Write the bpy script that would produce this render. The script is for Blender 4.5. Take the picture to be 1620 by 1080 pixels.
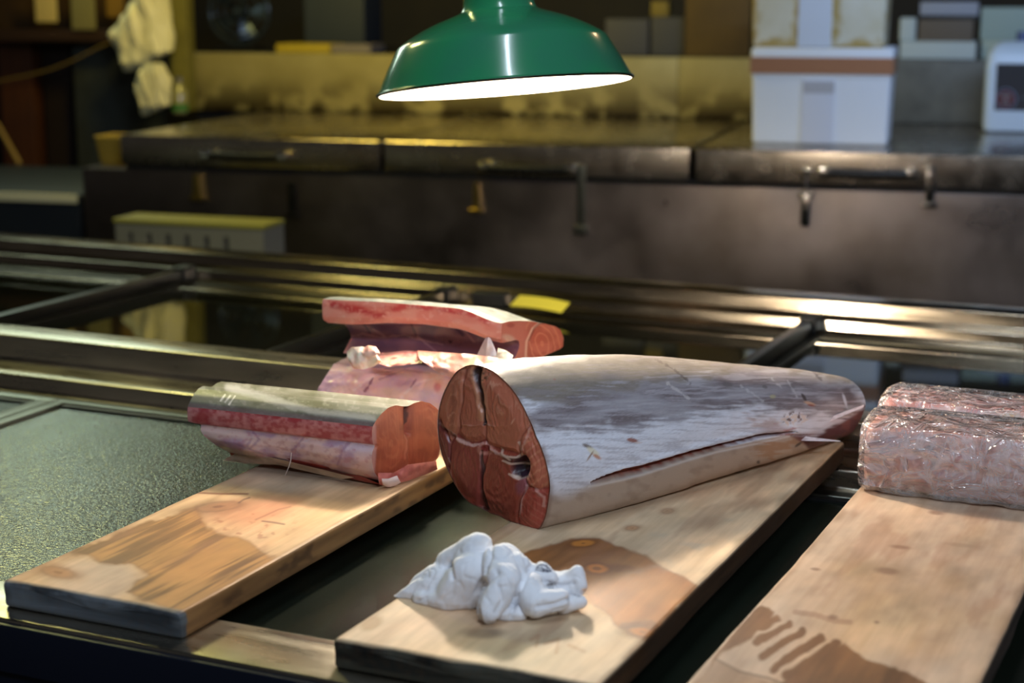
import bpy, bmesh, math, random
import numpy as np
from mathutils import Vector, Matrix

scn = bpy.context.scene
for o in list(bpy.data.objects):
    bpy.data.objects.remove(o)
COL = scn.collection
R_ = math.radians

# ------------------------------------------------------------------ camera
# world: z = 0 is the top of the counter frame, floor at -0.85, X runs along the counter, Y away from the buyer
FPX, EYE = 2674.0, 0.65
PITCH, YAW = math.atan(550 / FPX), R_(24.4)
cam_d = bpy.data.cameras.new('camera')
cam = bpy.data.objects.new('camera', cam_d); COL.objects.link(cam)
cam.location = (0, 0, EYE)
cam.rotation_euler = (math.pi / 2 - PITCH, 0, YAW)
cam_d.sensor_width = 36.0
cam_d.lens = FPX / 1620 * 36
cam_d.clip_start = 0.05
cam_d.dof.use_dof = True
cam_d.dof.focus_distance = 2.08
cam_d.dof.aperture_fstop = 3.8
scn.camera = cam

# ------------------------------------------------------------------ world, lights, exposure
scn.view_settings.view_transform = 'Standard'
scn.view_settings.look = 'None'
scn.view_settings.gamma = 1.0
scn.view_settings.use_curve_mapping = False
scn.view_settings.exposure = 0.0
w = bpy.data.worlds.new('world'); scn.world = w; w.use_nodes = True
w.node_tree.nodes['Background'].inputs[0].default_value = (0.55, 0.52, 0.50, 1)
w.node_tree.nodes['Background'].inputs[1].default_value = 0.07

def area(name, loc, target, sx, sy, power, color):
    l = bpy.data.lights.new(name, 'AREA'); l.shape = 'RECTANGLE'; l.size = sx; l.size_y = sy
    l.energy = power; l.color = color
    o = bpy.data.objects.new(name, l); COL.objects.link(o); o.location = loc
    d = Vector(target) - Vector(loc)
    o.rotation_euler = d.to_track_quat('-Z', 'Y').to_euler()
    return o

def bulb(name, loc, power, color, radius=0.04):
    l = bpy.data.lights.new(name, 'POINT'); l.energy = power; l.color = color; l.shadow_soft_size = radius
    o = bpy.data.objects.new(name, l); COL.objects.link(o); o.location = loc
    return o

# fluorescent tubes of the hall ceiling on the buyers' side, cool
area('fluorescent_light', (0.9, -0.1, 1.9), (-0.5, 2.0, 0), 1.3, 0.16, 38, (0.66, 0.80, 1.0))
o_ = area('fluorescent_light', (-0.68, 1.47, 2.2), (-0.68, 1.47, 0), 0.07, 1.25, 14, (0.74, 0.86, 1.0))
o_.rotation_euler = (0, 0, YAW)
area('fluorescent_light', (-0.2, 4.1, 1.3), (-0.3, 6.0, 0.3), 1.3, 0.2, 15, (0.46, 0.64, 1.0))
# yellow work lamps over the back of the stall
area('work_light', (-2.9, 4.4, 1.5), (-2.7, 5.9, 0.3), 0.5, 0.3, 17, (1.0, 0.78, 0.16))
area('work_light', (-2.7, 2.9, 1.5), (-2.0, 2.4, 0), 0.35, 0.35, 10, (0.98, 0.95, 0.36))
# greenish area light added out of view, brings sheen to the left glass
area('added_sheen_light', (-4.35, 5.0, 1.5), (-1.5, 1.5, 0), 0.9, 0.45, 9, (0.80, 1.0, 0.80))
# small warm bulbs strung above the back rail
for bx_, by__ in ((-0.74, 3.05), (-1.45, 3.05), (-2.1, 3.1), (0.1, 3.0)):
    bulb('string_bulb', (bx_, by__, 0.98), 0.7, (1.0, 0.62, 0.34), 0.02)

# ------------------------------------------------------------------ camera maths (turns a pixel of the 1620x1080 frame into a point)
cF = np.array([-math.sin(YAW) * math.cos(PITCH), math.cos(YAW) * math.cos(PITCH), -math.sin(PITCH)])
cR = np.array([math.cos(YAW), math.sin(YAW), 0.0]); cU = np.cross(cR, cF)
cC = np.array([0, 0, EYE])
def ray(x, y): return cF + cR * (x - 810) / FPX - cU * (y - 540) / FPX
def onz(x, y, z=0.0):
    r = ray(x, y); return cC + r * (z - EYE) / r[2]
def ony(x, y, Y):
    r = ray(x, y); return cC + r * Y / r[1]
def onpl(x, y, P0, n):
    r = ray(x, y); return cC + r * (((P0 - cC) @ n) / (r @ n))
def proj(P):
    v = np.asarray(P, float) - cC; d = v @ cF
    return np.stack([810 + FPX * (v @ cR) / d, 540 - FPX * (v @ cU) / d], -1)

# ------------------------------------------------------------------ numpy helpers
def lin(r, g, b):
    c = np.array([r, g, b], float) / 255
    return np.where(c <= 0.04045, c / 12.92, ((c + 0.055) / 1.055) ** 2.4)
def L4(r, g, b): return tuple(lin(r, g, b)) + (1.0,)
def sm(e0, e1, x):
    t = np.clip((x - e0) / (e1 - e0), 0, 1); return t * t * (3 - 2 * t)
def _h(i, j, k, s):
    n = (i * 374761393 + j * 668265263 + k * 2147483647 * 3 + s * 1274126177) & 0xffffffff
    n = ((n ^ (n >> 13)) * 1274126177) & 0xffffffff
    n = ((n ^ (n >> 16)) * 2246822519) & 0xffffffff
    return ((n ^ (n >> 15)) & 0xffffff) / float(0xffffff)
def vn(P, seed=0):
    P = np.asarray(P, float); i = np.floor(P).astype(np.int64); f = P - i; f = f * f * (3 - 2 * f)
    r = 0
    for a in (0, 1):
        for b in (0, 1):
            for c in (0, 1):
                wgt = (f[..., 0] if a else 1 - f[..., 0]) * (f[..., 1] if b else 1 - f[..., 1]) * (f[..., 2] if c else 1 - f[..., 2])
                r = r + wgt * _h(i[..., 0] + a, i[..., 1] + b, i[..., 2] + c, seed)
    return r * 2 - 1
def fbm(P, seed=0, o=4):
    P = np.asarray(P, float); r = 0; a = 0.5
    for k in range(o):
        r = r + a * vn(P, seed + k * 17); P = P * 2.03 + 7.1; a *= 0.5
    return r
def n2(X, Y, sx, sy, seed=0, o=3):
    return fbm(np.stack([X * sx, Y * sy, np.zeros_like(X) + seed * 3.3], -1), seed, o)
def sdpoly(Q, poly):
    """signed distance to a polygon, negative inside"""
    x, y = Q[..., 0], Q[..., 1]; poly = np.array(poly, float); n = len(poly)
    d = np.full(x.shape, 1e18); ins = np.zeros(x.shape, bool)
    for i in range(n):
        a, b = poly[i], poly[(i + 1) % n]; e = b - a
        wx, wy = x - a[0], y - a[1]
        t = np.clip((wx * e[0] + wy * e[1]) / (e @ e), 0, 1)
        d = np.minimum(d, (wx - e[0] * t) ** 2 + (wy - e[1] * t) ** 2)
        c = ((a[1] > y) != (b[1] > y)) & (x < (b[0] - a[0]) * (y - a[1]) / (b[1] - a[1] + 1e-12) + a[0])
        ins ^= c
    d = np.sqrt(d); return np.where(ins, -d, d)
def dline(Q, pts):
    x, y = Q[..., 0], Q[..., 1]; pts = np.array(pts, float); d = np.full(x.shape, 1e18)
    for a, b in zip(pts[:-1], pts[1:]):
        e = b - a; wx, wy = x - a[0], y - a[1]
        t = np.clip((wx * e[0] + wy * e[1]) / (e @ e + 1e-12), 0, 1)
        d = np.minimum(d, (wx - e[0] * t) ** 2 + (wy - e[1] * t) ** 2)
    return np.sqrt(d)
def mix(c, m, k):
    m = np.clip(m, 0, 1)[..., None]; return c * (1 - m) + np.asarray(k) * m
def ell(Q, cx, cy, a, b, ang=0):
    t = R_(ang); dx, dy = Q[..., 0] - cx, Q[..., 1] - cy
    u = (dx * math.cos(t) + dy * math.sin(t)) / a; v = (-dx * math.sin(t) + dy * math.cos(t)) / b
    return np.sqrt(u * u + v * v)

# ------------------------------------------------------------------ object helpers
def link(name, me, parent=None, loc=(0, 0, 0), rotz=0):
    o = bpy.data.objects.new(name, me); COL.objects.link(o)
    o.location = loc; o.rotation_euler = (0, 0, rotz)
    if parent is not None: o.parent = parent
    return o
def tag(o, label, cat, group=None, kind=None):
    if label: o['label'] = label
    if cat: o['category'] = cat
    if group: o['group'] = group
    if kind: o['kind'] = kind
    return o
def thing(name, label, cat, loc=(0, 0, 0), rotz=0, group=None):
    o = bpy.data.objects.new(name, None); COL.objects.link(o)
    o.empty_display_size = 0.05; o.location = loc; o.rotation_euler = (0, 0, rotz)
    return tag(o, label, cat, group)
def structure(o):
    o['kind'] = 'structure'; return o

class MB:
    """collects shapes with material slots and links them as ONE mesh object"""
    def __init__(s): s.v = []; s.f = []; s.m = []; s.n = 0; s.c = []
    def add(s, V, F, m=0):
        V = np.asarray(V, float); s.v.append(V)
        for f in F: s.f.append([int(i) + s.n for i in f]); s.m.append(m)
        s.n += len(V); return s
    def box(s, lo, hi, m=0, bev=0.0):
        bm = bmesh.new(); bmesh.ops.create_cube(bm, size=1)
        for v in bm.verts:
            v.co = Vector([(lo[i] + hi[i]) / 2 + v.co[i] * (hi[i] - lo[i]) for i in range(3)])
        if bev: bmesh.ops.bevel(bm, geom=bm.edges[:], offset=bev, segments=3, profile=0.6, affect='EDGES')
        bm.verts.index_update(); s.add([v.co[:] for v in bm.verts], [[v.index for v in f.verts] for f in bm.faces], m); bm.free(); return s
    def grid(s, G, m=0, wrap=False, cap0=False, cap1=False):
        G = np.asarray(G, float); a, b = G.shape[:2]
        F = []
        for i in range(a - 1):
            for j in range(b if wrap else b - 1):
                k = (j + 1) % b; F.append((i * b + j, i * b + k, (i + 1) * b + k, (i + 1) * b + j))
        if cap0: F.append(list(range(b))[::-1])
        if cap1: F.append([(a - 1) * b + j for j in range(b)])
        return s.add(G.reshape(-1, 3), F, m)
    def lathe(s, prof, m=0, n=48, M=None, cap=False):
        t = np.linspace(0, 2 * math.pi, n, endpoint=False)
        G = np.array([[(r * math.cos(a), r * math.sin(a), z) for a in t] for r, z in prof])
        if M is not None: G = G @ np.array(M.to_3x3()).T + np.array(M.translation)
        return s.grid(G, m, True, cap, cap)
    def tube(s, pts, r, m=0, n=10, cap=True):
        pts = np.array(pts, float); G = []; rr = np.broadcast_to(r, (len(pts),))
        up = np.array([0.13, 0.29, 0.95])
        for i, p in enumerate(pts):
            d = pts[min(i + 1, len(pts) - 1)] - pts[max(i - 1, 0)]; d = d / np.linalg.norm(d)
            a = np.cross(d, up)
            if np.linalg.norm(a) < 0.1: a = np.cross(d, [1, 0, 0])
            a /= np.linalg.norm(a); b = np.cross(d, a)
            G.append([p + rr[i] * (math.cos(t) * a + math.sin(t) * b) for t in np.linspace(0, 2 * math.pi, n, endpoint=False)])
        return s.grid(G, m, True, cap, cap)
    def prism(s, prof, x0, x1, m=0):
        """(y, z) outline extruded along x"""
        n = len(prof)
        V = [(x0, y, z) for y, z in prof] + [(x1, y, z) for y, z in prof]
        F = [(i, (i + 1) % n, n + (i + 1) % n, n + i) for i in range(n)] + [list(range(n))[::-1], list(range(n, 2 * n))]
        return s.add(V, F, m)
    def build(s, name, mats, parent=None, col=None, smooth=True, loc=(0, 0, 0), rotz=0, extra=None):
        me = bpy.data.meshes.new(name); V = np.concatenate(s.v)
        me.from_pydata(V.tolist(), [], s.f)
        mats = mats if isinstance(mats, (list, tuple)) else [mats]
        for k in mats: me.materials.append(k)
        me.polygons.foreach_set('material_index', s.m)
        bm = bmesh.new(); bm.from_mesh(me); bmesh.ops.recalc_face_normals(bm, faces=bm.faces[:])
        if smooth:
            for f in bm.faces: f.smooth = True
            for e in bm.edges:
                if len(e.link_faces) == 2 and e.calc_face_angle(0) > 0.6: e.smooth = False
        bm.to_mesh(me); bm.free()
        if col is not None: paint(me, col)
        if extra:
            for k, a in extra.items():
                at = me.attributes.new(k, 'FLOAT', 'POINT'); at.data.foreach_set('value', np.asarray(a, np.float32).ravel())
        return link(name, me, parent, loc, rotz)
def paint(me, col):
    at = me.color_attributes.new('col', 'FLOAT_COLOR', 'POINT')
    c = np.ones((len(me.vertices), 4), np.float32); c[:, :3] = np.clip(np.asarray(col).reshape(-1, 3), 0, 1)
    at.data.foreach_set('color', c.ravel())

# ------------------------------------------------------------------ materials
def mat(name, color=(0.5, 0.5, 0.5), rough=0.5, metal=0.0, attr=False, bump=0.0, bscale=(50, 50, 50), var=0.0, vscale=(8, 8, 8),
        var_to=None, coat=0.0, coat_rough=0.1, sss=0.0, rvar=0.0, rscale=(20, 20, 20), spec=0.5, emit=None, estr=0.0, rattr=None, bdist=0.002, vlo=0.35, vhi=0.7):
    m = bpy.data.materials.new(name); m.use_nodes = True; nt = m.node_tree; N = nt.nodes; K = nt.links
    b = N['Principled BSDF']
    b.inputs['Base Color'].default_value = (*color[:3], 1)
    b.inputs['Roughness'].default_value = rough; b.inputs['Metallic'].default_value = metal
    b.inputs['Specular IOR Level'].default_value = spec
    b.inputs['Coat Weight'].default_value = coat; b.inputs['Coat Roughness'].default_value = coat_rough
    if sss:
        b.inputs['Subsurface Weight'].default_value = sss; b.inputs['Subsurface Radius'].default_value = (1, 0.35, 0.2)
        b.inputs['Subsurface Scale'].default_value = 0.008
    tc = N.new('ShaderNodeTexCoord')
    def noise(scale, detail=4, rough_=0.55):
        mp = N.new('ShaderNodeMapping'); mp.inputs['Scale'].default_value = scale
        K.new(tc.outputs['Object'], mp.inputs['Vector'])
        n = N.new('ShaderNodeTexNoise'); n.inputs['Scale'].default_value = 1; n.inputs['Detail'].default_value = detail
        n.inputs['Roughness'].default_value = rough_
        K.new(mp.outputs[0], n.inputs['Vector']); return n
    src = None
    if attr:
        a = N.new('ShaderNodeAttribute'); a.attribute_name = 'col'; src = a.outputs['Color']
    if var:
        n = noise(vscale); mr = N.new('ShaderNodeMapRange')
        mr.inputs['From Min'].default_value = vlo; mr.inputs['From Max'].default_value = vhi
        K.new(n.outputs['Fac'], mr.inputs['Value'])
        mx = N.new('ShaderNodeMix'); mx.data_type = 'RGBA'
        ml = N.new('ShaderNodeMath'); ml.operation = 'MULTIPLY'; ml.inputs[1].default_value = var
        K.new(mr.outputs[0], ml.inputs[0]); K.new(ml.outputs[0], mx.inputs['Factor'])
        if src: K.new(src, mx.inputs['A'])
        else: mx.inputs['A'].default_value = (*color[:3], 1)
        mx.inputs['B'].default_value = (*((0, 0, 0) if var_to is None else var_to)[:3], 1)
        src = mx.outputs['Result']
    if src: K.new(src, b.inputs['Base Color'])
    if rvar:
        n = noise(rscale); mr = N.new('ShaderNodeMapRange')
        mr.inputs['From Min'].default_value = 0.3; mr.inputs['From Max'].default_value = 0.7
        mr.inputs['To Min'].default_value = max(rough - rvar, 0.02); mr.inputs['To Max'].default_value = min(rough + rvar, 1)
        K.new(n.outputs['Fac'], mr.inputs['Value']); K.new(mr.outputs[0], b.inputs['Roughness'])
    if rattr:
        a = N.new('ShaderNodeAttribute'); a.attribute_name = rattr; K.new(a.outputs['Fac'], b.inputs['Roughness'])
    if bump:
        n = noise(bscale, 5, 0.6); bp = N.new('ShaderNodeBump'); bp.inputs['Strength'].default_value = bump
        bp.inputs['Distance'].default_value = bdist
        K.new(n.outputs['Fac'], bp.inputs['Height']); K.new(bp.outputs[0], b.inputs['Normal'])
        if coat: K.new(bp.outputs[0], b.inputs['Coat Normal'])
    if emit is not None:
        b.inputs['Emission Color'].default_value = (*emit[:3], 1); b.inputs['Emission Strength'].default_value = estr
    return m

M = {}
M['steel'] = mat('brushed_steel', lin(196, 188, 172), 0.30, 1.0, bump=0.25, bscale=(3, 60, 60), var=0.5, vscale=(3, 22, 22), var_to=lin(120, 108, 90), rvar=0.08, rscale=(6, 40, 40), bdist=0.0008)
M['steel_back'] = mat('polished_rail_steel', lin(176, 164, 146), 0.19, 1.0, bump=0.25, bscale=(3, 60, 60), var=0.6, vscale=(4, 22, 22), var_to=lin(96, 82, 60), rvar=0.05, rscale=(6, 40, 40), bdist=0.0008)
M['steel_dark'] = mat('stained_steel', lin(134, 124, 120), 0.36, 1.0, bump=0.2, bscale=(30, 3, 30), var=0.7, vscale=(3, 3, 3), var_to=lin(84, 74, 64), rvar=0.1, rscale=(4, 4, 4))
M['steel_top'] = mat('steel_lid', lin(160, 160, 156), 0.22, 1.0, bump=0.1, bscale=(12, 12, 12), var=0.5, vscale=(4, 4, 4), var_to=lin(110, 104, 90))
M['steel_lid'] = mat('ice_chest_lid_steel', lin(186, 176, 164), 0.24, 1.0, bump=0.1, bscale=(12, 12, 12), var=0.5, vscale=(4, 4, 4), var_to=lin(120, 106, 92), rvar=.06)
M['chrome'] = mat('chrome', lin(220, 220, 220), 0.12, 1.0)
M['brass'] = mat('worn_brass', lin(190, 165, 90), 0.28, 1.0)
M['black'] = mat('black_rubber', lin(18, 18, 19), 0.4)
M['gap'] = mat('dark_gasket', lin(12, 12, 13), 0.8)
M['navy'] = mat('dark_navy_panel', lin(22, 26, 38), 0.35)
M['liner'] = mat('dark_green_liner', lin(40, 46, 40), 0.6)
M['frame'] = mat('lid_frame_steel', lin(120, 122, 112), 0.34, 1.0, var=0.5, vscale=(8, 8, 8), var_to=lin(70, 68, 60))
M['frame_dark'] = mat('dark_divider_rail', lin(55, 54, 50), 0.3, 0.9)
M['gskt'] = mat('black_gasket_lip', lin(20, 21, 22), 0.5)

def glass_mat(name, tint, fog, fogcol, rough, droplets=False):
    m = bpy.data.materials.new(name); m.use_nodes = True; nt = m.node_tree; N = nt.nodes; K = nt.links
    for n in list(N):
        if n.type != 'OUTPUT_MATERIAL': N.remove(n)
    out = [n for n in N if n.type == 'OUTPUT_MATERIAL'][0]
    tr = N.new('ShaderNodeBsdfTransparent'); tr.inputs[0].default_value = (*tint, 1)
    df = N.new('ShaderNodeBsdfDiffuse'); df.inputs[0].default_value = (*fogcol, 1)
    gl = N.new('ShaderNodeBsdfGlossy'); gl.inputs['Roughness'].default_value = rough
    gl.inputs[0].default_value = (0.95, 0.97, 0.95, 1)
    m1 = N.new('ShaderNodeMixShader'); m2 = N.new('ShaderNodeMixShader')
    fr = N.new('ShaderNodeFresnel'); fr.inputs[0].default_value = 1.5
    tc = N.new('ShaderNodeTexCoord')
    n1 = N.new('ShaderNodeTexNoise'); n1.inputs['Scale'].default_value = 5; n1.inputs['Detail'].default_value = 6
    K.new(tc.outputs['Object'], n1.inputs['Vector'])
    mr = N.new('ShaderNodeMapRange'); mr.inputs['From Min'].default_value = 0.3; mr.inputs['From Max'].default_value = 0.7
    mr.inputs['To Min'].default_value = fog * 0.75; mr.inputs['To Max'].default_value = min(fog * 1.15, 1)
    K.new(n1.outputs['Fac'], mr.inputs['Value'])
    K.new(mr.outputs[0], m1.inputs[0]); K.new(tr.outputs[0], m1.inputs[1]); K.new(df.outputs[0], m1.inputs[2])
    K.new(fr.outputs[0], m2.inputs[0]); K.new(m1.outputs[0], m2.inputs[1]); K.new(gl.outputs[0], m2.inputs[2])
    if droplets:
        v = N.new('ShaderNodeTexNoise'); v.inputs['Scale'].default_value = 190; v.inputs['Detail'].default_value = 3
        K.new(tc.outputs['Object'], v.inputs['Vector'])
        bp = N.new('ShaderNodeBump'); bp.inputs['Strength'].default_value = 1.0; bp.inputs['Distance'].default_value = 0.0016
        K.new(v.outputs['Fac'], bp.inputs['Height'])
        sx = N.new('ShaderNodeSeparateXYZ'); K.new(tc.outputs['Object'], sx.inputs[0])       # the heavy dew sits at the left end of the pane
        ad = N.new('ShaderNodeMath'); ad.operation = 'MULTIPLY_ADD'; ad.inputs[1].default_value = .5; K.new(n1.outputs['Fac'], ad.inputs[0]); K.new(sx.outputs['X'], ad.inputs[2])
        m3 = N.new('ShaderNodeMapRange'); m3.inputs['From Min'].default_value = -.22; m3.inputs['From Max'].default_value = -.46
        m3.inputs['To Min'].default_value = .12; m3.inputs['To Max'].default_value = 1.0
        K.new(ad.outputs[0], m3.inputs['Value']); K.new(m3.outputs[0], bp.inputs['Strength'])
        K.new(bp.outputs[0], gl.inputs['Normal']); K.new(bp.outputs[0], df.inputs['Normal'])
    K.new(m2.outputs[0], out.inputs[0]); return m
M['fog_glass'] = glass_mat('misted_glass', (0.35, 0.42, 0.36), 0.32, tuple(lin(50, 58, 46)), 0.17, True)
M['clear_glass'] = glass_mat('dark_clear_glass', (0.5, 0.55, 0.5), 0.18, tuple(lin(50, 50, 42)), 0.035)

# ------------------------------------------------------------------ the room shell
structure(MB().box((-7, -2.5, -0.95), (5, 9.5, -0.85)).build('floor', mat('wet_concrete', lin(60, 60, 58), 0.4, var=0.5, var_to=lin(30, 30, 30))))
structure(MB().box((-7, -2.5, 2.6), (5, 9.5, 2.7)).build('ceiling', mat('dark_ceiling', lin(40, 38, 34), 0.8)))

# ------------------------------------------------------------------ display counter
XL, XR = -4.6, 1.7
ctr = thing('display_counter', 'long stainless steel fish display counter with two rows of glass lids', 'counter', (0, 0, -0.85))
def ctr_part(mb, name, m, **k):
    o = mb.build(name, m, ctr, **k); o.location = (0, 0, 0.85); return o
def rounded(pts, r=0.004, n=4):
    P = np.array(pts, float); out = []; N_ = len(P)
    for i in range(N_):
        a, b, c = P[i - 1], P[i], P[(i + 1) % N_]
        u = (a - b); lu = np.linalg.norm(u); v = (c - b); lv = np.linalg.norm(v)
        q = min(r, lu * 0.45, lv * 0.45); p0 = b + u / lu * q; p1 = b + v / lv * q
        for t in np.linspace(0, 1, n): out.append((1 - t) ** 2 * p0 + 2 * t * (1 - t) * b + t * t * p1)
    return out
ctr_part(MB().prism(rounded([(1.325, 0), (1.418, 0), (1.418, -0.028), (1.455, -0.028), (1.455, -0.05), (1.325, -0.05)], 0.003), XL, XR), 'front_frame', M['steel'])
ctr_part(MB().prism(rounded([(2.355, 0.045), (2.435, 0.045), (2.440, -0.02), (2.48, -0.028), (2.52, -0.028), (2.52, -0.06), (2.20, -0.06), (2.20, -0.028), (2.262, -0.028),
                             (2.266, -0.002), (2.290, 0.0), (2.345, 0.0), (2.352, 0.004)][::-1], 0.004), XL, XR), 'middle_rail', M['steel'])
ctr_part(MB().prism(rounded([(3.400, 0.03), (3.470, 0.033), (3.475, -0.06), (3.24, -0.06), (3.24, -0.027), (3.352, -0.025), (3.357, -0.002), (3.395, 0.0)][::-1], 0.004), XL, XR), 'back_rail', M['steel_back'])
ctr_part(MB().box((XL, 1.326, -0.85), (XR, 1.36, -0.051)).box((XL, 1.318, -0.058), (XR, 1.3255, -0.004), 0, 0.002), 'front_panel', M['navy'])
ctr_part(MB().box((XL, 1.361, -0.85), (XR, 3.474, -0.33)).box((XL, 3.44, -0.33), (XR, 3.474, -0.061)).box((XL, 2.40, -0.33), (XR, 2.44, -0.061)), 'cabinet_body', M['liner'])

def glass_lid(x0, x1, y0, y1, gm, label, group, fr=M['frame'], wid=0.03, zt=-0.024):
    t = thing('glass_lid', label, 'glass lid', ((x0 + x1) / 2, (y0 + y1) / 2, zt - 0.012), 0, group)
    hx, hy = (x1 - x0) / 2, (y1 - y0) / 2
    f = MB()
    for a, b in (((-hx, -hy), (hx, -hy + wid)), ((-hx, hy - wid), (hx, hy)), ((-hx, -hy + wid), (-hx + wid, hy - wid)), ((hx - wid, -hy + wid), (hx, hy - wid))):
        f.box((a[0], a[1], 0), (b[0], b[1], 0.012), 0, 0.002)
    f.build('lid_frame', fr, t)
    for a, b in (((-hx + wid, -hy + wid), (hx - wid, -hy + wid + 0.006)), ((-hx + wid, hy - wid - 0.012), (hx - wid, hy - wid))):
        MB().box((a[0], a[1], 0.0), (b[0], b[1], 0.0095)).build('gasket', M['gskt'], t)
    MB().box((-hx + wid, -hy + wid, 0.001), (hx - wid, hy - wid, 0.006)).build('glass_pane', gm, t)
    return t
glass_lid(-1.855, 0.62, 1.42, 2.235, M['fog_glass'], 'misted green glass lid under the wooden boards in the front row', None, wid=0.026)
glass_lid(-3.6, -1.857, 1.42, 2.235, M['fog_glass'], 'glass lid of the front row beyond the misted one, at the left picture edge', None)
xs = [-4.5, -3.25, -2.373, -1.67, -0.842, 0.35]
lb = ['dark glass lid at the far left corner of the back row', 'dark glass lid left of the first dark divider in the back row',
      'dark glass lid reflecting the hanging white bag, in the back row', 'dark glass lid behind the stacked fish pieces with a yellow note at its rear',
      'dark glass lid behind the tail and the wrapped fish, reflecting warm spots']
for k in range(5):
    glass_lid(xs[k] + 0.012, xs[k + 1] - 0.012, 2.525, 3.30, M['clear_glass'], lb[k], None, fr=M['frame'] if k == 4 else M['frame_dark'], wid=0.02)
for k in range(1, 5):
    o = MB().box((xs[k] - 0.011, 2.522, -0.0275), (xs[k] + 0.011, 3.30, 0.004), 0, 0.003).box((xs[k] - 0.018, 3.302, -0.024), (xs[k] + 0.018, 3.35, 0.010), 1, 0.003).build('divider_rail', [M['frame_dark'], M['gskt']], ctr)
    o.location = (0, 0, 0.85)
o = MB().box((-1.60, 3.310, -0.024), (-1.52, 3.345, 0.006), 0, 0.003).build('corner_block', [M['gskt']], ctr); o.location = (0, 0, 0.85)

# contents seen dimly under the clear glass
tray_m = mat('tray_under_glass', lin(120, 96, 74), 0.6, var=0.6, var_to=lin(50, 40, 32), vscale=(14, 14, 14))
for k, (a, b, lab) in enumerate(((-2.1, -1.72, 'brown tray under the glass behind the front fish piece'), (-1.6, -1.1, 'brown tray under the glass behind the fish stack'))):
    t = MB().box((a, 2.6, -0.329), (b, 3.05, -0.25), 0, 0.01).build('tray', tray_m); tag(t, lab, 'tray')

# ------------------------------------------------------------------ wooden boards
def board(name, label, x0, x1, y0, y1, zt, th, topcol, sidecol, endcol, seed, skew=0.0, rend=0.006):
    nt_ = 150; r = 0.0035
    w_ = x1 - x0
    us = [(-w_ / 2 + r, 0), (-w_ / 2 + r * .3, r * .3), (-w_ / 2, r)]
    us += [(-w_ / 2, z) for z in np.linspace(r, th - r, 8)[1:]]
    us += [(-w_ / 2 + r * .3, th - r * .3)]
    us += [(u, th) for u in np.linspace(-w_ / 2 + r, w_ / 2 - r, nt_)]
    us += [(w_ / 2 - r * .3, th - r * .3)]
    us += [(w_ / 2, z) for z in np.linspace(th - r, r, 8)[:-1]] + [(w_ / 2, r), (w_ / 2 - r * .3, r * .3), (w_ / 2 - r, 0)]
    us = np.array(us)
    ys = list(np.linspace(y0 + rend, y1 - 0.004, int((y1 - y0) / 0.0022)))
    rows = []
    for q in (0.15, 0.5, 0.8, 0.92):   # front cap rings
        rows.append((y0, q, 0))
    rows += [(y0, 1, -rend), (y0 + rend * .3, 1, -rend * .3)] + [(y, 1, 0) for y in ys] + [(y1 - 0.001, 1, -0.001), (y1, 1, -0.004), (y1, 0.6, 0), (y1, 0.15, 0)]
    G = []
    for y, q, ins in rows:
        S = us.copy()
        if ins < 0:
            S = S * (1 + 2 * ins / np.array([w_, th])) + np.array([0, -ins])
            S[:, 1] = S[:, 1]
        if q < 1:
            S = S * (1 - 2 * rend / np.array([w_, th])) + np.array([0, rend]) if y < y1 else S
            S = (S - [0, th / 2]) * [q, q] + [0, th / 2]
        G.append(np.stack([S[:, 0] + (x0 + x1) / 2 + skew * (y - y0), np.full(len(S), y), S[:, 1] + zt - th], -1))
    G = np.array(G)
    # worn, slightly wavy edges
    e = np.abs(G[..., 0] - (x0 + x1) / 2) / (w_ / 2)
    wob = n2(G[..., 1], G[..., 2], 9, 30, seed) * 0.0022 * sm(0.8, 1, e)
    G[..., 0] += wob
    G[..., 1] += n2(G[..., 0], G[..., 2], 22, 30, seed + 5) * 0.006 * sm(y0 + 0.03, y0, G[..., 1])
    top = (G[..., 2] > zt - 0.0012)
    P = proj(G)
    X, Y = G[..., 0], G[..., 1]
    ct = topcol(P, X, Y)
    m_a, m_b = n2(X, Y, 16, 9, seed + 50, 4), n2(X, Y, 45, 22, seed + 60, 3)
    ct = ct * (1 + 0.34 * m_a + 0.26 * m_b)[..., None] * (1 + m_a[..., None] * np.array([0.02, -0.05, -0.12]))
    ct = mix(ct, sm(0.18, 0.45, n2(X, Y, 30, 7, seed + 70, 4)) * 0.35, lin(150, 104, 78))
    ct = mix(ct, (1 - sm(0.0, 0.012, w_ / 2 - np.abs(X - (x0 + x1) / 2) + 0.006 * m_b)) * 0.4, lin(120, 88, 60))
    cs = sidecol(X, Y, G[..., 2]); ce = endcol(X, Y, G[..., 2])
    c = np.where(top[..., None], ct, cs)
    fr = (Y < y0 + rend + 0.004) & ~top
    c = np.where(fr[..., None], ce, c)
    eb = sm(y0 + 0.010, y0 + 0.001, Y) * top
    c = mix(c, eb * 0.8, ce[..., :3].mean((0, 1)))
    G2 = G.copy(); cx, cy = (x0 + x1) / 2, y0
    G2[..., 0] -= cx; G2[..., 1] -= cy; G2[..., 2] -= zt - th
    mb = MB().grid(G2, 0, True, True, True)
    wet = getattr(topcol, 'wet', None)
    rg = np.full(X.shape, 0.62)
    if wet is not None: rg = rg - 0.12 * np.clip(wet(P, X, Y), 0, 1) * top
    o = mb.build(name, M['wood'], None, col=c, loc=(cx, cy, zt - th), extra={'rgh': rg})
    return tag(o, label, 'cutting board', 'wooden boards on the counter')
M['wood'] = mat('wet_wood', attr=True, spec=.3, rattr='rgh', bump=0.22, bscale=(160, 14, 90), var=0.14, vscale=(130, 9, 130), var_to=lin(110, 72, 40), bdist=0.0012)

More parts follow.
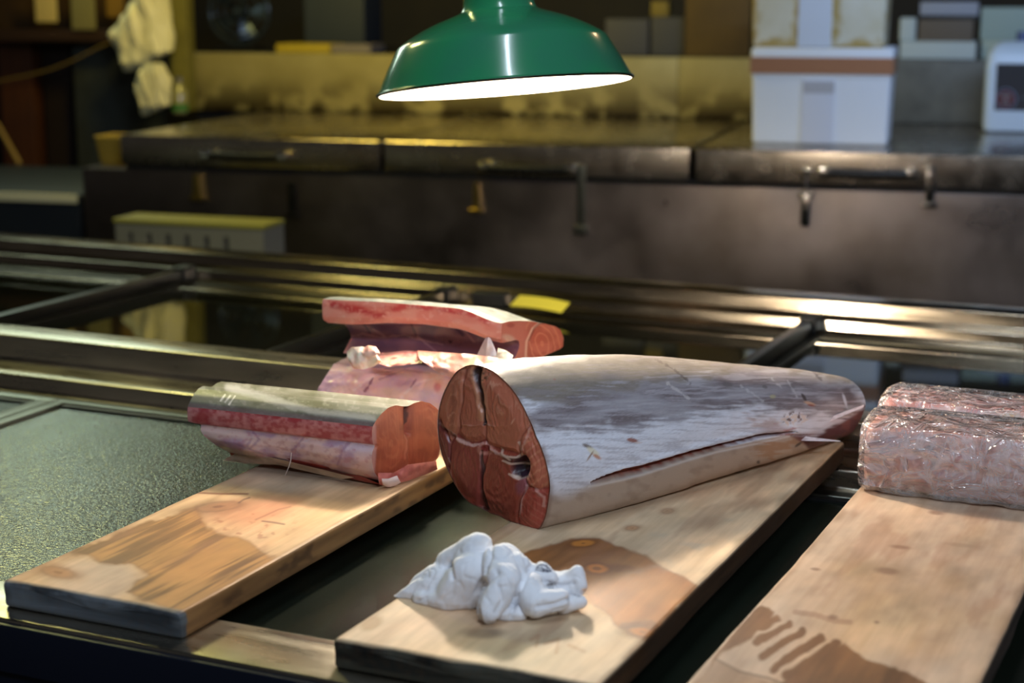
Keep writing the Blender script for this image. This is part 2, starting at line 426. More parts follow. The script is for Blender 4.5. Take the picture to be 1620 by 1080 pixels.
def grain(X, Y, seed, k=1.0):
    wx = X + 0.010 * n2(X, Y, 7, 3, seed + 1)
    a = n2(wx, Y, 60, 4.0, seed + 2, 4); b = n2(wx, Y, 170, 12, seed + 3, 2)
    return np.clip(0.5 + k * (0.9 * a + 0.45 * b), 0, 1)
def knot(c, P, cx, cy, a, b, ang, inner, outer, ring=0.35):
    d = ell(P, cx, cy, a, b, ang) + 0.12 * n2(P[..., 0], P[..., 1], 0.12, 0.12, 3)
    c = mix(c, (1 - sm(0.9, 2.4, d)) * 0.45, outer)
    c = mix(c, (1 - sm(0.6, 1.15, d)) * .85, inner)
    c = mix(c, np.exp(-((d - 1.0) / 0.22) ** 2) * 0.45, outer)
    return mix(c, (1 - sm(ring * .6, ring, d)) * 0.7, outer)

def b1_poly(P):
    W = P + np.stack([n2(P[..., 0], P[..., 1], 0.035, 0.06, 11) * 16, n2(P[..., 0], P[..., 1], 0.035, 0.06, 12) * 10], -1)
    return sdpoly(W, [(118, 872), (205, 836), (308, 803), (333, 838), (356, 850), (392, 858), (411, 872), (448, 884), (400, 920), (304, 967), (262, 962), (199, 935), (236, 906), (200, 892), (160, 890), (148, 882)])
def b1_top(P, X, Y):
    g = grain(X, Y, 21)
    c = mix(np.broadcast_to(lin(214, 178, 136), X.shape + (3,)), g * 0.45, lin(170, 128, 84))
    c = mix(c, sm(0.0, 0.5, n2(X, Y, 12, 6, 4)) * 0.4, lin(196, 140, 110))
    # greyed, scrubbed parts
    c = mix(c, (1 - sm(0, 55, ell(P, 150, 915, 1, .45) - 45)) * 0.6, lin(196, 176, 156))
    c = mix(c, (1 - sm(0, 70, ell(P, 470, 750, 1, .3) - 60)) * 0.45, lin(200, 180, 158))
    d = b1_poly(P); wetm = 1 - sm(-3, 2.5, d)
    gg = sm(0.42, 0.75, g)
    cw = mix(np.broadcast_to(lin(172, 122, 66), X.shape + (3,)), gg, lin(112, 72, 36))
    c = c * (1 - wetm[..., None] * 0.9) + cw * wetm[..., None] * 0.9
    c = mix(c, np.exp(-(d / 3.0) ** 2) * 0.35, lin(120, 78, 42))
    # wet tongue along the middle, darker
    c = mix(c, (1 - sm(-14, 8, sdpoly(P, [(236, 906), (420, 862), (448, 884), (300, 960), (200, 935)]))) * sm(.35, .7, g) * 0.55, lin(92, 56, 28))
    # reddish knots and cracks
    c = mix(c, (1 - sm(0.4, 1.3, ell(P, 402, 806, 95, 22, -8))) * 0.55, lin(170, 104, 78))
    c = knot(c, P, 345, 801, 34, 7, -6, lin(150, 104, 74), lin(110, 70, 50))
    c = knot(c, P, 92, 905, 26, 8, 10, lin(170, 124, 84), lin(140, 98, 64))
    c = mix(c, (1 - sm(0.8, 2.2, dline(P, [(308, 779), (350, 781), (392, 781)]))) * 0.7, lin(118, 52, 40))
    c = mix(c, (1 - sm(0.8, 1.8, dline(P, [(378, 795), (385, 790), (395, 787)]))) * 0.7, lin(80, 50, 44))
    c = mix(c, (1 - sm(0.8, 1.8, dline(P, [(415, 824), (432, 826), (450, 829)]))) * 0.7, lin(80, 50, 44))
    c = mix(c, (1 - sm(0.8, 1.8, dline(P, [(404, 822), (440, 806), (460, 801)]))) * 0.4, lin(110, 60, 44))
    s = n2(P[..., 0], P[..., 1], 0.09, 0.16, 31); c = mix(c, sm(0.28, 0.42, s) * (1 - sm(.6, 1.4, ell(P, 390, 830, 70, 30))) * 0.5, lin(150, 84, 60))
    return mix(c, (1 - sm(0.2, 1.1, ell(P, 440, 752, 70, 14, 8))) * 0.35, lin(96, 84, 84))
b1_top.wet = lambda P, X, Y: 1 - sm(-4, 4, b1_poly(P))
def side_brown(seed, a=(160, 116, 68), b=(88, 56, 28)):
    def f(X, Y, Z):
        g = np.clip(0.5 + 1.1 * n2(Y, Z, 9, 160, seed, 4), 0, 1)
        c = mix(np.broadcast_to(lin(*a), X.shape + (3,)), g * 0.75, lin(*b))
        return mix(c, sm(0.15, 0.4, n2(Y, Z, 22, 60, seed + 3)) * 0.7, lin(70, 44, 22))
    return f
def end_dark(seed, a=(112, 118, 122), b=(58, 64, 68)):
    def f(X, Y, Z):
        g = sm(-0.25, 0.3, n2(X, Z, 30, 60, seed, 4)); c = mix(np.broadcast_to(lin(*a), X.shape + (3,)), g, lin(*b))
        return mix(c, sm(0.2, 0.5, n2(X, Z, 60, 60, seed + 1)) * 0.4, lin(110, 104, 92))
    return f
board('wooden_board', 'left wooden board under the loin piece with a grey weathered end', -1.217, -0.985, 1.352, 2.31, 0.030, 0.030, b1_top, side_brown(1), end_dark(2), 1, rend=0.005)

def b2_poly(P):
    W = P + np.stack([n2(P[..., 0], P[..., 1], 0.05, 0.05, 14) * 7, n2(P[..., 0], P[..., 1], 0.05, 0.05, 15) * 5], -1)
    return sdpoly(W, [(800, 882), (822, 878), (870, 861), (905, 852), (948, 853), (1007, 872), (1056, 900), (1104, 926), (1062, 972), (1022, 1012), (1000, 1003), (972, 985), (950, 962), (930, 945), (900, 925), (840, 905)])
def b2_top(P, X, Y):
    g = grain(X, Y, 41)
    c = mix(np.broadcast_to(lin(230, 202, 166), X.shape + (3,)), g * 0.38, lin(188, 148, 104))
    c = mix(c, sm(0.05, 0.5, n2(X, Y, 10, 5, 6)) * 0.4, lin(206, 154, 118))
    c = mix(c, (1 - sm(0.3, 1.3, ell(P, 760, 1040, 190, 50))) * 0.35, lin(206, 184, 132))
    d = b2_poly(P); wm = 1 - sm(-2.5, 2, d)
    cw = mix(np.broadcast_to(lin(166, 104, 50), X.shape + (3,)), g * 0.7, lin(118, 68, 30))
    cw = mix(cw, sm(-10, -30, d) * 0.0, cw)
    c = c * (1 - wm[..., None] * 0.92) + cw * wm[..., None] * 0.92
    c = mix(c, np.exp(-(d / 2.2) ** 2) * 0.45, lin(126, 74, 40))
    c = mix(c, (1 - sm(0.5, 1.3, ell(P, 1040, 930, 60, 26, 20))) * 0.25, lin(200, 150, 100))
    c = knot(c, P, 922, 859, 21, 6, -4, lin(206, 130, 50), lin(110, 62, 28), 0.2)
    c = knot(c, P, 944, 899, 20, 8, 4, lin(214, 130, 60), lin(92, 46, 24), 0.42)
    c = mix(c, (1 - sm(0.4, 1.2, ell(P, 985, 899, 32, 8, 5))) * 0.5, lin(110, 62, 36))
    c = knot(c, P, 1016, 999, 24, 8, 8, lin(178, 112, 52), lin(94, 54, 28), 0.2)
    c = mix(c, np.exp(-((dline(P, [(985, 990), (1030, 985), (1048, 1000)]) - 2) / 3) ** 2) * 0.6, lin(78, 42, 22))
    c = knot(c, P, 1000, 835, 10, 3.5, -4, lin(196, 150, 110), lin(160, 116, 84), 0.3)
    c = knot(c, P, 1056, 808, 9, 3.5, -4, lin(196, 160, 124), lin(166, 126, 98), 0.3)
    c = mix(c, (1 - sm(0.5, 1.1, ell(P, 588, 986, 24, 12, -25))) * 0.55, lin(160, 118, 70))
    c = mix(c, (1 - sm(0.4, 1.1, ell(P, 778, 1063, 16, 5, 0))) * 0.65, lin(140, 84, 54))
    for q in ([(840, 1012), (852, 1005), (848, 1022)], [(862, 1018), (884, 1010), (880, 1032)], [(900, 1020), (924, 1030)]):
        c = mix(c, (1 - sm(1.5, 4, dline(P, q))) * 0.35, lin(176, 112, 66))
    c = mix(c, (1 - sm(0.3, 1.1, ell(P, 765, 1001, 46, 12, 0))) * 0.62, lin(92, 74, 62))  # damp patch with the rag's shadow painted in below it
    c = mix(c, (1 - sm(.5, 1.2, ell(P, 935, 948, 16, 9, 0))) * .35, lin(180, 110, 60))
    return mix(c, sm(0.1, 0.5, n2(P[..., 0], P[..., 1], 0.02, 0.05, 61)) * (1 - sm(0.7, 1.3, ell(P, 1060, 840, 130, 60, -20))) * 0.3, lin(176, 170, 158))
b2_top.wet = lambda P, X, Y: 1 - sm(-4, 4, b2_poly(P))
board('wooden_board', 'middle wooden board carrying the big tail section and the white rag', -0.806, -0.527, 1.352, 2.30, 0.030, 0.030, b2_top, side_brown(5, (74, 52, 34), (26, 18, 13)), end_dark(7, (66, 66, 56), (24, 25, 22)), 7, rend=0.006)

def b3_poly(P):
    W = P + np.stack([n2(P[..., 0], P[..., 1], 0.03, 0.03, 17) * 8, n2(P[..., 0], P[..., 1], 0.03, 0.03, 18) * 6], -1)
    return sdpoly(W, [(1180, 968), (1205, 958), (1222, 970), (1250, 990), (1285, 1003), (1320, 1015), (1338, 1018), (1352, 1032), (1368, 1042), (1420, 1056), (1480, 1085), (1100, 1100), (1128, 1050)])
def b3_top(P, X, Y):
    g = grain(X, Y, 71)
    c = mix(np.broadcast_to(lin(206, 178, 152), X.shape + (3,)), g * 0.42, lin(164, 124, 90))
    c = mix(c, sm(0.0, 0.5, n2(X, Y, 9, 5, 8)) * 0.45, lin(194, 154, 100))
    c = mix(c, sm(-0.1, 0.35, n2(X, Y, 20, 8, 9)) * (1 - sm(0.5, 1.2, ell(P, 1460, 900, 150, 150))) * 0.3, lin(150, 116, 92))
    d = b3_poly(P); wm = 1 - sm(-3, 3, d)
    W3 = P + np.stack([n2(P[..., 0], P[..., 1], 0.05, 0.05, 27) * 7, n2(P[..., 0], P[..., 1], 0.05, 0.05, 28) * 6], -1)
    wm2 = 1 - sm(-2, 3, sdpoly(W3, [(1180, 968), (1205, 958), (1222, 970), (1214, 988), (1190, 1010), (1150, 1028), (1128, 1050), (1110, 1070)]))
    wm2 = np.maximum(wm2, 1 - sm(-2, 3, sdpoly(W3, [(1334, 1016), (1352, 1030), (1368, 1042), (1420, 1056), (1480, 1090), (1225, 1090), (1262, 1064), (1296, 1038)])))
    for q_, w_ in (([(1250, 985), (1226, 1000), (1198, 1016)], 6), ([(1272, 997), (1240, 1018), (1206, 1038)], 6.5), ([(1300, 1008), (1266, 1030), (1222, 1058)], 7), ([(1322, 1016), (1290, 1040), (1246, 1070)], 7.5), ([(1228, 978), (1206, 994)], 5)):
        wm2 = np.maximum(wm2, 1 - sm(w_ - 2, w_ + 2, dline(W3, q_)))
    wm2 = np.maximum(wm2, .55 * (1 - sm(-2, 4, sdpoly(W3, [(1132, 1044), (1170, 1062), (1245, 1088), (1090, 1090)]))))
    cw = mix(np.broadcast_to(lin(128, 82, 44), X.shape + (3,)), g * 0.8, lin(78, 46, 24))
    c = c * (1 - wm2[..., None] * 0.9) + cw * wm2[..., None] * 0.9
    hole = 99 + sdpoly(P, [(1150, 1035), (1180, 1020), (1210, 1012), (1228, 1028), (1205, 1045), (1165, 1048)])
    c = mix(c, (1 - sm(-6, 5, hole)) * 0.7, lin(206, 178, 140))
    c = mix(c, (1 - sm(1, 3, dline(P, [(1132, 1042), (1170, 1062), (1215, 1072), (1245, 1084)]))) * 0.6, lin(70, 44, 26))
    c = mix(c, (1 - sm(2, 6, dline(P, [(1258, 968), (1290, 972), (1320, 982), (1345, 984)]))) * 0.42, lin(130, 84, 60))
    for (x, y, a, b) in ((1481, 811, 15, 4), (1424, 865, 20, 4), (1404, 903, 24, 7), (1387, 984, 5, 3), (1318, 976, 10, 5), (1290, 900, 10, 3), (1520, 862, 30, 4)):
        c = mix(c, (1 - sm(0.3, 1.2, ell(P, x, y, a, b, 6))) * (0.62 if a < 30 else 0.25), lin(104, 64, 48))
    return c
b3_top.wet = lambda P, X, Y: 1 - sm(-4, 4, b3_poly(P))
board('wooden_board', 'right wooden board with brown finger-like wet marks under the film-wrapped fish', -0.456, -0.209, 1.352, 2.30, 0.030, 0.030, b3_top, side_brown(9, (66, 54, 46), (26, 22, 20)), end_dark(11), 13)

# ------------------------------------------------------------------ fish materials
M['flesh'] = mat('raw_flesh', attr=True, rough=0.42, bump=0.35, bscale=(260, 260, 260), coat=0.2, coat_rough=0.25, sss=0.12, bdist=0.0008)
M['skin'] = mat('silver_fish_skin', attr=True, rough=0.46, bump=0.4, bscale=(420, 90, 420), coat=0.12, coat_rough=0.25, spec=0.5, bdist=0.0006)
M['skin_wet'] = mat('wet_grey_skin', attr=True, rough=0.42, bump=0.25, bscale=(60, 200, 200), coat=0.15, coat_rough=0.25, bdist=0.0006)
M['membrane'] = mat('wet_membrane', attr=True, rough=0.28, bump=0.5, bscale=(90, 90, 90), coat=0.35, coat_rough=0.16, sss=0.15, bdist=0.0012)
M['fat'] = mat('white_fat', attr=True, rough=0.4, bump=0.5, bscale=(150, 150, 150), coat=0.4, sss=0.2, bdist=0.001)

# ------------------------------------------------------------------ big tail section
BT = 0.0305
fn = np.array([-0.30, -0.95, 0]); fn /= np.linalg.norm(fn)
fu = np.array([-fn[1], fn[0], 0])
FP0 = onz(857, 838, BT)
face_px = [(740, 578), (722, 588), (707, 611), (696, 640), (693, 662), (693, 682), (696, 706), (702, 728), (713, 753), (727, 778), (742, 795), (760, 803), (790, 816), (822, 829), (853, 838), (862, 822), (867, 797),
           (870, 768), (866, 740), (858, 712), (848, 690), (836, 660), (824, 636), (810, 615), (796, 600), (780, 587), (765, 580), (752, 577)]
FO = []
for q in face_px:
    P_ = onpl(q[0], q[1], FP0, fn); FO.append(((P_ - FP0) @ fu, P_[2] - BT))
FO = np.array(FO)
FCu, FCz = -0.077, 0.088
ang = np.arctan2(FO[:, 1] - FCz, FO[:, 0] - FCu); rad = np.hypot(FO[:, 0] - FCu, FO[:, 1] - FCz)
od = np.argsort(ang); ang, rad = ang[od], rad[od]
def face_r(t): return np.interp(t, np.r_[ang - 2 * math.pi, ang, ang + 2 * math.pi], np.r_[rad, rad, rad])
TH = np.linspace(-math.pi, math.pi, 440, endpoint=False)
fr0 = face_r(TH)
fr0 = np.mean([np.roll(fr0, k) for k in range(-3, 4)], 0)
g0 = FP0 + FCu * fu; g1 = np.array([-0.553, 2.350, BT])
S_ = np.linspace(0, 1, 330)
hs = np.interp(S_, [0, .12, .25, .38, .5, .62, .75, .88, 1], [1.0, .985, .95, .895, .825, .735, .645, .55, .445]) * 0.184
ws = np.interp(S_, [0, .12, .25, .38, .5, .62, .75, .88, 1], [.0905, .0945, .0975, .0965, .0925, .0885, .081, .066, .048])
G = np.zeros((len(S_), len(TH), 3))
for i, s in enumerate(S_):
    c0 = g0 * (1 - s) + g1 * s
    k = sm(0, 0.85, s)
    u0 = fr0 * np.cos(TH); z0 = FCz + fr0 * np.sin(TH)
    u0 = u0 * ws[i] / 0.0905; z0 = z0 * hs[i] / 0.184
    ex2 = np.where(np.sin(TH) < 0, 3.6, 2.2)
    r2 = 1 / (np.abs(np.cos(TH)) ** ex2 + np.abs(np.sin(TH)) ** ex2) ** (1 / ex2)
    u1 = ws[i] * np.cos(TH) * r2; z1 = hs[i] * (0.5 + 0.5 * np.sin(TH) * r2)
    uu = u0 * (1 - k) + u1 * k; zz = z0 * (1 - k) + z1 * k
    back = 0.03 * sm(0.95, 1, s) * np.clip((0.55 - zz / hs[i]) / 0.55, 0, 1)     # the end is cut on a slant
    P_ = c0 + uu[:, None] * fu + zz[:, None] * np.array([0, 0, 1])
    P_ = P_ - back[:, None] * np.array([0.40, 0.915, 0])
    G[i] = P_
cen = (g0 * (1 - S_[:, None]) + g1 * S_[:, None]) + hs[:, None] * 0.5 * np.array([0, 0, 1])
inw = G - cen[:, None, :]; dist = np.linalg.norm(inw, axis=-1, keepdims=True); inw = inw / dist
P = proj(G)
SL = [(935, 763), (960, 755), (1010, 743), (1075, 724), (1130, 708), (1200, 690), (1255, 683)]
side = (inw @ cR > -0.2)                                   # the flank with the slit
dsl = dline(P, SL); wid = np.interp(P[..., 0], [930, 945, 985, 1060, 1150, 1210, 1260], [0.2, 3.4, 6.4, 5.4, 3.6, 2.8, 0.8])
slit = (1 - sm(0.75, 1.25, dsl / wid)) * side
slitg = slit * 0.010
G = G - inw * slitg[..., None]
# lip above the slit stands out a little, low dents over the flank
lip = np.exp(-((dsl - wid - 4) / 4) ** 2) * side * (P[..., 1] < np.interp(P[..., 0], [q[0] for q in SL], [q[1] for q in SL])) * sm(925, 980, P[..., 0])
G = G + inw * (lip * 0.0022)[..., None]
G = G + inw * (0.0016 * fbm(G * 22, 5, 3))[..., None]
G[..., 2] = np.maximum(G[..., 2], BT)
uS = np.broadcast_to(S_[:, None], P.shape[:2])
st = fbm(np.stack([P[..., 0] * 0.03, P[..., 1] * 0.34, P[..., 0] * 0], -1), 9, 4)
st2 = fbm(np.stack([P[..., 0] * 0.012, P[..., 1] * 0.05, P[..., 0] * 0], -1), 19, 4)
mot = fbm(np.stack([P[..., 0] * 0.05, P[..., 1] * 0.07, P[..., 0] * 0], -1), 29, 4)
c = np.broadcast_to(lin(226, 226, 234), P.shape[:2] + (3,)).copy()
PW = P + np.stack([st2 * 30 + st * 20, mot * 18 + st * 14], -1)
bx = [700, 800, 850, 905, 960, 1050, 1150, 1250, 1340, 1370]; by_ = [610, 616, 632, 640, 618, 600, 594, 592, 600, 605]
c = mix(c, 1 - sm(-8, 14, PW[..., 1] - np.interp(PW[..., 0], bx, by_)), lin(138, 128, 116))          # beige back
c = mix(c, (1 - sm(-12, 14, PW[..., 1] - np.interp(P[..., 0], [700, 850, 1000, 1150, 1300, 1370], [560, 572, 578, 583, 598, 608]))) * 0.55, lin(104, 94, 88))
gp = sdpoly(PW, [(842, 642), (900, 632), (960, 616), (1040, 600), (1140, 592), (1250, 592), (1330, 602), (1368, 622), (1370, 648), (1300, 655), (1240, 648), (1180, 642), (1110, 652), (1040, 668), (950, 678), (880, 680), (848, 670)])
c = mix(c, (1 - sm(-12, 12, gp)) * (0.66 + .3 * sm(-.3, .2, st2)), lin(112, 100, 102))
c = mix(c, sm(0.0, 0.35, st) * (1 - sm(-25, 35, gp)) * 0.6, lin(182, 176, 182))
c = mix(c, sm(0.05, 0.35, -st) * 0.42, lin(150, 140, 146))
st3 = fbm(np.stack([P[..., 0] * 0.10, P[..., 1] * 0.9, P[..., 0] * 0], -1), 49, 3)
c = c * (1 + 0.15 * np.clip(st3, -.5, .5))[..., None]
c = mix(c, sm(1290, 1360, P[..., 0]) * sm(-.2, .3, mot) * 0.5 * (P[..., 1] < 650), lin(84, 74, 74))
low = P[..., 1] - np.interp(P[..., 0], [850, 900, 935, 1010, 1130, 1255, 1380], [782, 778, 764, 745, 710, 685, 690])
c = mix(c, sm(-1, 3, low) * sm(900, 960, P[..., 0]) + sm(-10, 20, low) * (1 - sm(900, 960, P[..., 0])), lin(186, 164, 146))     # tan belly
c = mix(c, sm(0, 3, low) * sm(0.0, 0.5, mot) * 0.45, lin(146, 120, 100))
c = mix(c, np.exp(-((low - 3 - wid * .7) / 1.8) ** 2) * (P[..., 0] > 930) * (P[..., 0] < 1250) * 0.8, lin(222, 214, 210))
c = mix(c, (1 - sm(0.4, 1.2, ell(PW, 1222, 707, 42, 11, -18))) * 0.6, lin(168, 116, 68))
c = mix(c, (1 - sm(0.4, 1.2, ell(PW, 1216, 671, 26, 14, 8))) * 0.6, lin(164, 124, 112))
c = mix(c, (1 - sm(0.4, 1.2, ell(PW, 1235, 676, 12, 7, 0))) * 0.6, lin(166, 70, 62))
for (x, y, a, b, an, col_, k) in ((930, 706, 9, 3, 25, (92, 66, 44), .8), (938, 714, 12, 5, 35, (232, 222, 196), .9), (944, 722, 8, 3, 30, (196, 124, 80), .8), (934, 720, 10, 1.6, -55, (150, 110, 80), .8), (1000, 696, 8, 3, 10, (150, 84, 64), .85), (1010, 700, 6, 1.6, 0, (220, 200, 190), .7),
                       (1272, 628, 2.5, 7, -30, (66, 50, 44), .8), (1281, 638, 10, 3, 15, (206, 160, 130), .85), (1283, 641, 7, 2.2, 10, (140, 60, 46), .85), (1200, 731, 3, 3, 0, (66, 50, 40), .85), (1263, 703, 9, 2.6, -35, (60, 44, 38), .8),
                       (1210, 612, 5, 3, 20, (84, 76, 70), .5), (1222, 627, 5, 3, 0, (190, 180, 130), .6), (877, 600, 3, 1.6, 0, (150, 84, 70), .7), (1150, 609, 9, 4, 0, (96, 90, 88), .5), (1336, 632, 3, 12, -20, (214, 216, 226), .8), (1338, 640, 2, 10, -25, (200, 200, 210), .6)):
    c = mix(c, (1 - sm(0.6, 1.2, ell(P, x, y, a, b, an) + mot * .4)) * k, lin(*col_))
cl = fbm(np.stack([P[..., 0] * 0.22, P[..., 1] * 0.22, P[..., 0] * 0], -1), 39, 3)
c = mix(c, (1 - sm(0.6, 1.2, ell(P, 1258, 659, 24, 10, -15))) * sm(0.02, 0.2, cl) * 0.9, lin(92, 52, 40))
c = mix(c, (1 - sm(0.6, 1.2, ell(P, 1256, 664, 26, 10, -10))) * sm(0.05, 0.2, -cl) * 0.7, lin(220, 196, 176))
for q, k, col_ in (([(1035, 568), (1058, 580), (1075, 592), (1092, 606)], .7, (70, 54, 50)), ([(1284, 586), (1293, 594), (1300, 601)], .8, (60, 46, 44)), ([(1055, 606), (1072, 618), (1090, 630)], .7, (214, 206, 204)),
                  ([(1172, 610), (1190, 622), (1206, 634)], .6, (208, 202, 204)), ([(1220, 598), (1236, 614)], .6, (206, 200, 202)), ([(1246, 604), (1262, 628)], .6, (206, 200, 202)), ([(1300, 612), (1340, 606)], .5, (170, 166, 170))):
    c = mix(c, (1 - sm(0.5, 2.2, dline(P, q) + cl * 3.5)) * k * .75, lin(*col_))
# torn end: dark red under the loose skin
te = sdpoly(P, [(1250, 688), (1300, 682), (1330, 664), (1352, 650), (1375, 637), (1380, 670), (1330, 730), (1290, 722), (1270, 700)])
c = mix(c, (1 - sm(-3, 3, te)) * 0.97, lin(92, 44, 44))
c = mix(c, (1 - sm(-3, 3, te)) * sm(0, .3, mot) * 0.5, lin(140, 84, 76))
ti = sdpoly(P, [(1255, 688), (1300, 676), (1345, 650), (1368, 640), (1366, 646), (1330, 668), (1290, 690)])
c = mix(c, (1 - sm(-2, 4, ti)) * sm(-0.3, .1, st) * 0.85, lin(206, 198, 204))
c = mix(c, sm(0.3, 0.7, slit), lin(124, 50, 36))
c = mix(c, slit * sm(0.05, .3, cl) * 0.7, lin(150, 70, 44))
c = mix(c, (1 - sm(0.0, 0.014, uS)) * sm(-.1, .35, mot + 0.25) * 0.6, lin(120, 88, 70))          # ragged cut edge
tail = thing('fish_tail_section', 'large silver-skinned fish tail section with round red cut face, on the middle board', 'fish', tuple(g0))
def child_world(mb, name, m, root, col=None, **k):
    o = mb.build(name, m, root, col=col, **k); o.location = tuple(-np.array(root.location)); return o
child_world(MB().grid(G, 0, True, False, False), 'skin', M['skin'], tail, c.reshape(-1, 3))
# tail end cap
ring = G[-1]; cc = ring.mean(0); K_ = np.array([ring * (1 - q) + cc * q for q in (0.0, 0.12, .35, .6, .8, .97)])
kc = mix(np.broadcast_to(lin(132, 70, 58), K_.shape[:2] + (3,)), sm(-.2, .3, fbm(K_ * 120, 3)), lin(96, 48, 44))
child_world(MB().grid(K_, 0, True, False, True), 'end_cut', M['flesh'], tail, kc.reshape(-1, 3))
# loose torn skin at the end
def sheet(px_rows, Yf, thick=0.0012, nu=40, nv=14, bulge=0.0, seed=0, amp=0.001):
    """px_rows: two edges as lists of (x, y, Y); lofted between them into a thin closed sheet"""
    A, B = [np.array([ony(a, b, Y) for a, b, Y in r]) for r in px_rows]
    def res(Q, n):
        t = np.linspace(0, 1, len(Q)); return np.stack([np.interp(np.linspace(0, 1, n), t, Q[:, k]) for k in range(3)], -1)
    A, B = res(A, nu), res(B, nu)
    v = np.linspace(0, 1, nv)[:, None, None]; S = A[None] * (1 - v) + B[None] * v
    nrm = -cF
    S = S + nrm * (bulge * np.sin(np.pi * v)) + nrm * (amp * fbm(S * 70, seed, 3))[..., None]
    S[..., 2] = np.maximum(S[..., 2], .0322)
    back = S - nrm * thick; back[..., 2] = np.maximum(back[..., 2], .0308)
    n_, m_ = S.shape[:2]
    mb = MB().grid(S, 0); mb.grid(back[:, ::-1], 0)
    rim = np.array([[*S[0], *S[1:, -1], *S[-1, ::-1][1:], *S[::-1, 0][1:-1]], [*back[0], *back[1:, -1], *back[-1, ::-1][1:], *back[::-1, 0][1:-1]]])
    mb.grid(rim, 0, True)
    return mb
for rws, sd in (([[(1236, 683, 2.158), (1275, 690, 2.17), (1330, 697, 2.205)], [(1230, 688, 2.155), (1270, 697, 2.163), (1329, 698, 2.203)]], 1),
                ([[(1248, 676, 2.18), (1300, 664, 2.22), (1367, 640, 2.29)], [(1246, 686, 2.168), (1300, 672, 2.215), (1366, 644, 2.288)]], 2)):
    mb = sheet(rws, 0, 0.0012, seed=sd, amp=0.002)
    V = np.concatenate(mb.v); q = fbm(V * np.array([160, 160, 500]), 8, 3)
    child_world(mb, 'torn_skin', M['skin'], tail, mix(np.broadcast_to(lin(214, 204, 206), V.shape), sm(0, .3, q) * .5, lin(150, 120, 118)))

# cut face
NR = 130
q = np.linspace(0, 1, NR)[:, None] ** 0.8
UU = FCu + q * fr0 * np.cos(TH); ZZ = FCz + q * fr0 * np.sin(TH)
Gf = FP0 + UU[..., None] * fu + ZZ[..., None] * np.array([0, 0, 1]); P = proj(Gf)
X_, Y_ = P[..., 0], P[..., 1]
wpx = np.stack([n2(X_, Y_, 0.03, 0.03, 81), n2(X_, Y_, 0.03, 0.03, 82)], -1) * 6
PW = P + wpx
# lobes: (cx, cy, ax, ay, tilt, base colour)
lobes = [(720, 640, 24, 64, 8, (172, 102, 74)), (746, 648, 22, 66, 0, (168, 94, 68)), (797, 648, 34, 70, -22, (176, 100, 72)), (705, 700, 13, 40, -8, (120, 54, 46)),
         (742, 738, 30, 62, -6, (136, 58, 46)), (795, 762, 36, 52, 10, (140, 62, 44)), (845, 725, 18, 55, -10, (172, 92, 66)), (848, 800, 20, 34, 10, (158, 66, 50))]
D = np.stack([ell(PW, a, b, e, f, t) for a, b, e, f, t, _ in lobes], 0)
near = D.argmin(0); dm = D.min(0)
cb = np.array([lin(*l[5]) for l in lobes])[near] * np.array([1.22, 1.3, 1.45])
fib = fbm(np.stack([X_ * 0.30, Y_ * 0.035, X_ * 0], -1), 77, 3)
ringp = np.sin(dm * 22 + fib * 4.0 + 3.0 * n2(X_, Y_, 0.05, 0.03, 6)) * (0.55 + 0.45 * sm(-.2, .3, n2(X_, Y_, 0.05, 0.02, 58)))
c = cb.copy()
c = mix(c, sm(0.45, 0.98, ringp) * (0.16 + 0.45 * sm(-.1, .4, n2(X_, Y_, 0.04, 0.02, 55))) * (Y_ < 700), lin(226, 172, 142))
c = mix(c, sm(.0, .45, fbm(np.stack([X_ * .5, Y_ * .03, X_ * 0], -1), 71, 3)) * .25, lin(190, 116, 88))
c = mix(c, sm(0.45, 0.98, ringp) * 0.14 * (Y_ >= 700), lin(190, 110, 84))
c = mix(c, sm(0.05, 0.5, n2(X_, Y_, 0.03, 0.03, 56)) * 0.35, lin(118, 48, 38))
ds = np.sort(D, 0); seam = ds[1] - ds[0]
c = mix(c, (1 - sm(0.0, 0.09, seam)) * 0.45, lin(122, 40, 36))
relief = -0.0025 * (1 - sm(0, 0.25, seam))
# median seam at the top, dark with a golden rim
dmid = dline(PW, [(757, 585), (764, 612), (769, 640), (765, 672)]); wm_ = np.interp(Y_, [580, 610, 640, 676], [6, 4.5, 3, 1.5])
c = mix(c, np.exp(-(((dmid - wm_ - 2) / 3) ** 2)) * 0.5 * (Y_ < 665), lin(206, 156, 116))
c = mix(c, 1 - sm(0.7, 1.4, dmid / wm_), lin(56, 26, 26)); relief = relief - 0.003 * (1 - sm(0.6, 1.6, dmid / wm_))
c = mix(c, (1 - sm(0.5, 1.2, ell(PW, 764, 592, 16, 11))) * sm(-.2, .2, fbm(P3 := np.stack([X_ * .3, Y_ * .3, X_ * 0], -1), 4)) * 0.8, lin(70, 50, 30))
# white septa round the backbone
for qq, wd, k in (([(697, 672), (718, 682), (732, 694), (752, 702), (766, 700)], 2.2, .8), ([(766, 700), (785, 712), (806, 722), (830, 730)], 2.4, .75), ([(736, 670), (765, 671), (790, 672)], 1.0, .35),
                  ([(764, 705), (766, 722), (768, 760)], 1.6, .5), ([(840, 745), (834, 775), (827, 812)], 1.8, .6), ([(836, 660), (838, 690), (832, 712)], 1.4, .45), ([(700, 690), (712, 720), (716, 755)], 1.2, .45), ([(845, 765), (862, 786), (862, 800)], 2, .5)):
    dd = dline(PW, qq); c = mix(c, (1 - sm(wd * .4, wd * 1.5, dd + 1.4 * fbm(P3, 12))) * k, lin(222, 178, 164)); relief = relief + 0.0008 * np.exp(-(dd / 3) ** 2)
dd = dline(PW, [(766, 712), (767, 760), (768, 803)]); wv = np.interp(Y_, [710, 750, 806], [1.2, 2.5, 5])
